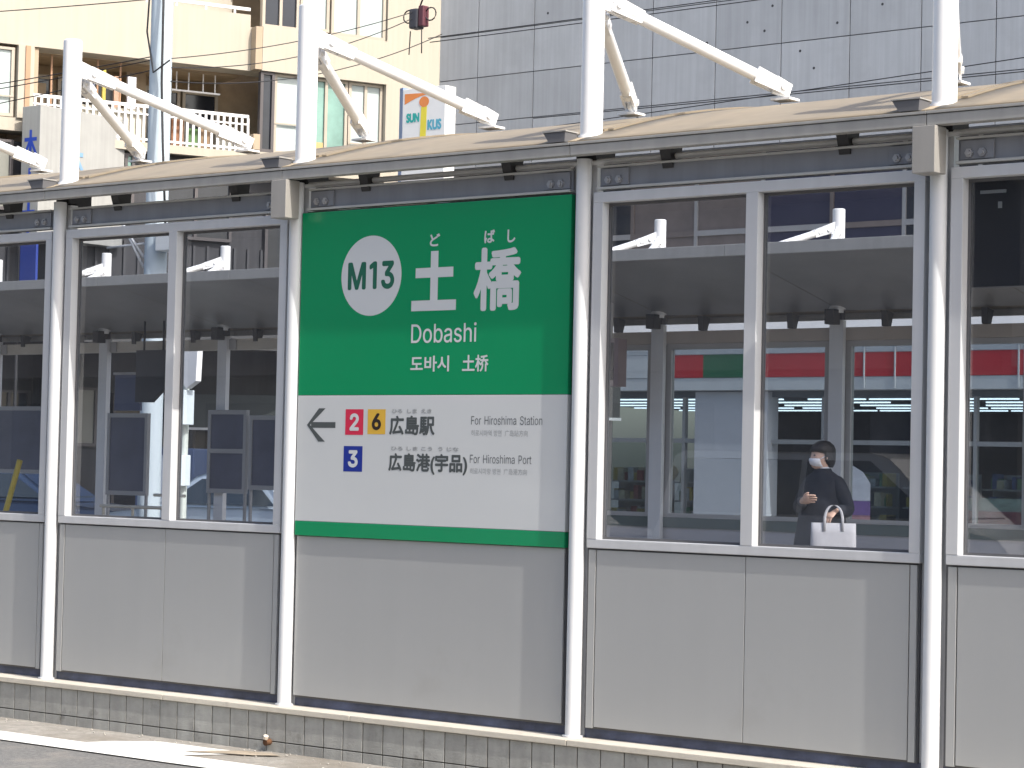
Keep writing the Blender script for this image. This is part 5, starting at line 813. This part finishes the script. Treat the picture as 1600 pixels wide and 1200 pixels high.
# ------------------------------------------------------------------ across the street behind the photographer (shows as reflections)
for (xa, xb, hh, colr, lab) in ((-52, -33, 17, (.14, .115, .105), 'tall brown apartment block with long balconies behind the photographer'), (-31, -17, 9, (.22, .215, .20), 'low pale block behind the photographer'),
        (-15.5, -6, 14, (.16, .17, .20), 'dark slate block behind the photographer'), (-4.5, 8, 11, (.21, .175, .15), 'tan block with balconies behind the photographer'), (9, 26, 16, (.17, .17, .18), 'grey block behind and right of the photographer')):
    ab = thing('apartment_block', lab, 'building', (xa, -22, 0), 0, 'blocks across the street')
    pm = mat('block_%d' % int(xa+60), colr, .8, 0, .1, 2); W_ = xb-xa
    B().box(0, W_, -9, -.3, -.2, hh).obj('wall', pm, ab)
    k = 3.0
    while k < hh-2:
        B().box(.3, W_-.3, -.29, .55, k, k+.9).obj('balcony', mat('block_balcony', (.27, .24, .22), .8, 0, .1, 2), ab)
        k += 2.7
    q = .6
    while q < W_-2.5:
        B().box(q, q+2.1, -.298, -.22, .1, 2.5).obj('shop_window', dk_glass, ab); q += 2.9

# ------------------------------------------------------------------ small things at the kerb
pp = thing('drain_pipe', 'short rusty drain stub with a pale cap at the foot of the tiled kerb', 'drain pipe', (2.0, -.112, -.19))
B().cyl((0, .02, 0), (0, -.035, -.004), .018, seg=14).obj('stub', mat('rust_metal', (.11, .05, .022), .9, 0, .4, 30), pp)
B().cyl((.004, -.036, .018), (.012, -.040, .034), .014, seg=12).obj('cap', mat('cap_pale', (.62, .55, .45), .7), pp)
gr = B()
for i in range(150):
    x = random.uniform(-4, 5); y = -.11-abs(random.gauss(0, .16))-.02; s_ = random.uniform(.002, .006)
    gr.ball((x, y, -.244+s_*.4), s_, 6, (1.3, 1, .7))
tag(gr.obj('grit', mat('grit', (.5, .47, .42), .9, 0, .3, 40)), 'scattered pale grit and small stones along the gutter', 'grit', kind='stuff')

# ------------------------------------------------------------------ person
def skin_mesh(verts, edges, radii, sub=2):
    me = bpy.data.meshes.new('skin'); me.from_pydata([Vector(v) for v in verts], edges, []); o = bpy.data.objects.new('skin', me); COL.objects.link(o)
    md = o.modifiers.new('s', 'SKIN'); md.use_smooth_shade = True
    for i, r in enumerate(radii):
        sv = me.skin_vertices[0].data[i]; sv.radius = (r, r) if not isinstance(r, tuple) else r; sv.use_root = (i == 0)
    s_ = o.modifiers.new('u', 'SUBSURF'); s_.levels = sub; s_.render_levels = sub
    bpy.context.view_layer.update()
    m2 = bpy.data.meshes.new_from_object(o.evaluated_get(bpy.context.evaluated_depsgraph_get()))
    bpy.data.objects.remove(o); bpy.data.meshes.remove(me); return m2
def from_meshes(name, meshes, m, parent):
    b = B()
    for k in meshes: b.bm.from_mesh(k); bpy.data.meshes.remove(k)
    for f in b.bm.faces: f.smooth = True
    return b.obj(name, m, parent)
skin = mat('skin', (.55, .36, .27), .5, 0, .06, 8); coat = mat('coat_black', (.014, .016, .024), .85, 0, .25, 10, bump=1.0, bscale=9); hairm = mat('hair', (.012, .010, .010), .6, 0, .2, 20, bump=1.0, bscale=40)
maskm = mat('mask_white', (.72, .73, .76), .8, 0, .03); pants = mat('trousers_black', (.015, .016, .02), .8); shoe = mat('shoe_black', (.02, .02, .02), .5); collar = mat('collar_white', (.55, .57, .62), .8)
PL = (.86, 7.7, -.03)
pe = thing('person', 'person in a loose black coat and white face mask, one hand at the chest', 'person', PL, R(-12))
# local: faces -Y, own right is -X
def hand(c, d, palm_n, side, s_=1.0, curl=.5):
    """palm centre start c, finger direction d, palm normal, thumb side vector"""
    d = Vector(d).normalized(); nrm = Vector(palm_n).normalized(); sd = Vector(side).normalized(); c = Vector(c); out = []
    palm = B(); 
    rings = []
    for t, w_, th in ((0, .026, .018), (.03, .036, .016), (.065, .041, .014), (.088, .040, .012)):
        q = c+d*t*s_; rings.append([q+sd*w_*s_*math.cos(k*math.pi/4)+nrm*th*s_*math.sin(k*math.pi/4) for k in range(8)])
    palm.loft(rings); me = bpy.data.meshes.new('palm'); palm.bm.to_mesh(me); palm.bm.free(); out.append(me)
    for off, ln in ((.029, .068), (.010, .076), (-.009, .071), (-.028, .055)):
        p0 = c+d*.075*s_+sd*off*s_; a = d; pts = [p0]
        for k in range(3):
            a = (a+nrm*curl*.75).normalized(); pts.append(pts[-1]+a*ln*s_*(.42, .33, .25)[k])
        out.append(skin_mesh(pts, [(0, 1), (1, 2), (2, 3)], [.0095, .009, .0085, .0075], 1))
    t0 = c+d*.025*s_+sd*.03*s_; t1 = t0+(sd*.7+d*.6+nrm*.25).normalized()*.036*s_; t2 = t1+(sd*.25+d*.9+nrm*.35).normalized()*.032*s_
    out.append(skin_mesh([t0, t1, t2], [(0, 1), (1, 2)], [.012, .011, .009], 1))
    return out
# arms: right hand at the chest, left forearm carries the bag
RS, RE, RW = Vector((-.150, .02, 1.335)), Vector((-.235, -.02, 1.09)), Vector((-.035, -.205, 1.155))
LS, LE, LW = Vector((.150, .02, 1.335)), Vector((.265, .05, 1.07)), Vector((.275, -.13, 1.085))
V = [(0, 0, .93), (0, .005, 1.12), (0, .01, 1.30), (0, .0, 1.40), (0, -.005, 1.455), (-.09, 0, .90), (-.10, -.01, .49), (-.11, .02, .085), (-.115, -.10, .045), (.09, 0, .90), (.10, -.01, .49), (.11, .02, .085), (.115, -.10, .045), RS, RE, RW, LS, LE, LW]
E_ = [(0, 1), (1, 2), (2, 3), (3, 4), (0, 5), (5, 6), (6, 7), (7, 8), (0, 9), (9, 10), (10, 11), (11, 12), (2, 13), (13, 14), (14, 15), (2, 16), (16, 17), (17, 18)]
Rd = [(.14, .10), (.125, .09), (.13, .09), .055, .05, .085, .055, .04, .035, .085, .055, .04, .035, .042, .036, .028, .042, .036, .028]
meshes = [skin_mesh(V, E_, Rd, 2)]
# head, turned a little further to the left of the picture
hd = B(); rings = []
HT = R(-22)
prof = [(1.425, .052, .060, .0), (1.445, .058, .075, -.02), (1.465, .066, .088, -.012), (1.495, .072, .096, -.006), (1.53, .0755, .100, 0), (1.565, .0755, .101, .002), (1.60, .070, .094, .004), (1.63, .053, .072, .006), (1.648, .026, .036, .008)]
for z, rx, ry, oy in prof:
    ring = []
    for k in range(24):
        a = 2*math.pi*k/24; x, y = rx*math.sin(a), -ry*math.cos(a)+oy
        if abs(a) < .2 or abs(a-2*math.pi) < .2:
            y -= {1.465: .006, 1.495: .022, 1.53: .012}.get(z, 0)
        ring.append(Matrix.Rotation(HT, 3, 'Z') @ Vector((x, y, z)))
    rings.append(ring)
hd.loft(rings)
for sx in (-1, 1): hd.ball(Matrix.Rotation(HT, 3, 'Z') @ Vector((sx*.077, .008, 1.525)), .022, 10, (.45, .8, 1.3))
me = bpy.data.meshes.new('head'); hd.bm.to_mesh(me); hd.bm.free(); meshes.append(me)
meshes += hand(RW+Vector((.005, -.008, .0)), (.86, -.05, .22), (.15, .6, -.2), (.1, -.35, .9), 1.05, .55)
meshes += hand(LW+Vector((0, -.01, -.01)), (-.1, -.75, -.55), (-.25, .35, -.8), (-.9, -.1, .1), 1.0, .9)
from_meshes('body', meshes, skin, pe)
HM = Matrix.Rotation(HT, 3, 'Z')
eb = B()
for sx in (-1, 1): eb.ball(HM @ Vector((sx*.031, -.0905, 1.545)), .0105, 10, (1.2, .5, .7))
eb.obj('eyes', mat('eye_dark', (.03, .02, .02), .3), pe)
# hair
hr_ = B(); rings = []
for z, rx, ry, oy, front in ((1.445, .046, .050, .045, 0), (1.468, .066, .078, .028, 0), (1.50, .087, .102, .012, 0), (1.555, .089, .108, .008, 0), (1.578, .088, .113, .002, 1), (1.60, .086, .113, .002, 1), (1.635, .070, .094, .004, 1), (1.662, .040, .055, .008, 1), (1.670, .012, .016, .008, 1)):
    ring = []
    for k in range(24):
        a = 2*math.pi*k/24; x, y = rx*math.sin(a), -ry*math.cos(a)+oy
        if not front and math.cos(a) > .35: y = y*.0+(-.35*ry+oy)+.02; x = max(-rx*.97, min(rx*.97, x*1.0))
        ring.append(HM @ Vector((x, y, z+random.uniform(-.003, .003))))
    rings.append(ring)
hr_.loft(rings); hr_.obj('hair', hairm, pe)
mk = B(); rings = []
for z, w_, o_ in ((1.437, .034, -.076), (1.452, .058, -.094), (1.475, .068, -.112), (1.50, .068, -.122), (1.518, .056, -.118)):
    ring = []
    for k in range(9):
        a = -1.25+2.5*k/8; ring.append(HM @ Vector((w_*1.12*math.sin(a)/math.sin(1.25), o_+(1-math.cos(a))*.085, z)))
    for k in range(8, -1, -1):
        a = -1.25+2.5*k/8; ring.append(HM @ Vector((w_*1.08*math.sin(a)/math.sin(1.25), o_+.008+(1-math.cos(a))*.085, z)))
    rings.append(ring)
mk.loft(rings)
for sx in (-1, 1):
    mk.tube([HM @ Vector((sx*.066, -.06, 1.51)), HM @ Vector((sx*.080, -.02, 1.535)), HM @ Vector((sx*.083, .015, 1.535))], .003, 6)
mk.obj('face_mask', maskm, pe)
# coat
ct = B(); rings = []
for z, rx, ry, oy in ((.58, .29, .225, .0), (.75, .27, .205, .0), (.92, .245, .18, .0), (1.08, .218, .15, .0), (1.20, .20, .132, .005), (1.30, .198, .118, .01), (1.355, .182, .10, .012), (1.385, .135, .088, .012), (1.412, .082, .078, .008), (1.435, .068, .070, .004)):
    ring = []
    for k in range(32):
        a = 2*math.pi*k/32; f = 1+.035*math.sin(5*a+z*3)*max(0, 1.2-z)*1.6
        ring.append((rx*f*math.sin(a), -ry*f*math.cos(a)+oy, z))
    rings.append(ring)
ct.loft(rings); me1 = bpy.data.meshes.new('c'); ct.bm.to_mesh(me1); ct.bm.free()
def sleeve(S_, E2, W_):
    e = E2.lerp(W_, .97); mid = S_.lerp(E2, .5); m2 = E2.lerp(W_, .5)
    return skin_mesh([Vector((S_.x*.55, S_.y, S_.z-.01)), S_, mid, E2, m2, e], [(0, 1), (1, 2), (2, 3), (3, 4), (4, 5)], [.055, .068, .076, .072, .064, .052], 2)
from_meshes('coat', [me1, sleeve(RS, RE, RW), sleeve(LS, LE, LW)], coat, pe)
B().cyl((0, -.004, 1.425), (0, -.006, 1.448), .064, .060, seg=24).obj('collar', collar, pe)
tr = [skin_mesh([(0, 0, .88), (-.09, 0, .80), (-.10, -.01, .48), (-.11, .02, .11), (.09, 0, .80), (.10, -.01, .48), (.11, .02, .11)], [(0, 1), (1, 2), (2, 3), (0, 4), (4, 5), (5, 6)], [.13, .105, .082, .07, .105, .082, .07], 2)]
from_meshes('trousers', tr, pants, pe)
for sx in (-1, 1):
    s_ = B(); s_.ball((sx*.113, -.05, .045), .06, 14, (.85, 2.2, .75)); s_.obj('shoe', shoe, pe)
# tote bag hanging from the left forearm
tt = thing('tote_bag', 'white tote bag with two handles, hanging from the arm of the person in black', 'bag', (1.107, 7.478, .585), R(30))
tm_ = mat('tote_canvas', (.40, .395, .41), .85, 0, .08, 9, bump=.1, bscale=50)
tb_ = B(); rings = []
for z, rx, ry in ((0, .165, .045), (.03, .185, .06), (.15, .19, .065), (.28, .188, .055), (.365, .185, .035)):
    ring = []
    for k in range(28):
        a = 2*math.pi*k/28; c_, s__ = math.cos(a), math.sin(a)
        ring.append((rx*math.copysign(abs(c_)**.45, c_), ry*math.copysign(abs(s__)**.7, s__)*(1+.12*math.sin(3*a+z*14)), z))
    rings.append(ring)
tb_.loft(rings); tb_.obj('bag_body', tm_, tt)
for sy in (-1, 1):
    hb_ = B(); rings = []
    for i in range(15):
        a = math.pi*i/14; px, pz = -.075*math.cos(a), .30+.06*(1 if 0 < i < 14 else 0)+.155*math.sin(a)**.8
        py = sy*(.052-.045*math.sin(a))
        rings.append([(px-.014*abs(math.sin(a))*0-.012, py-.003, pz), (px+.012, py-.003, pz), (px+.012, py+.003, pz), (px-.012, py+.003, pz)])
    hb_.loft(rings); hb_.obj('handle', tm_, tt)
print('objects', len(bpy.data.objects))
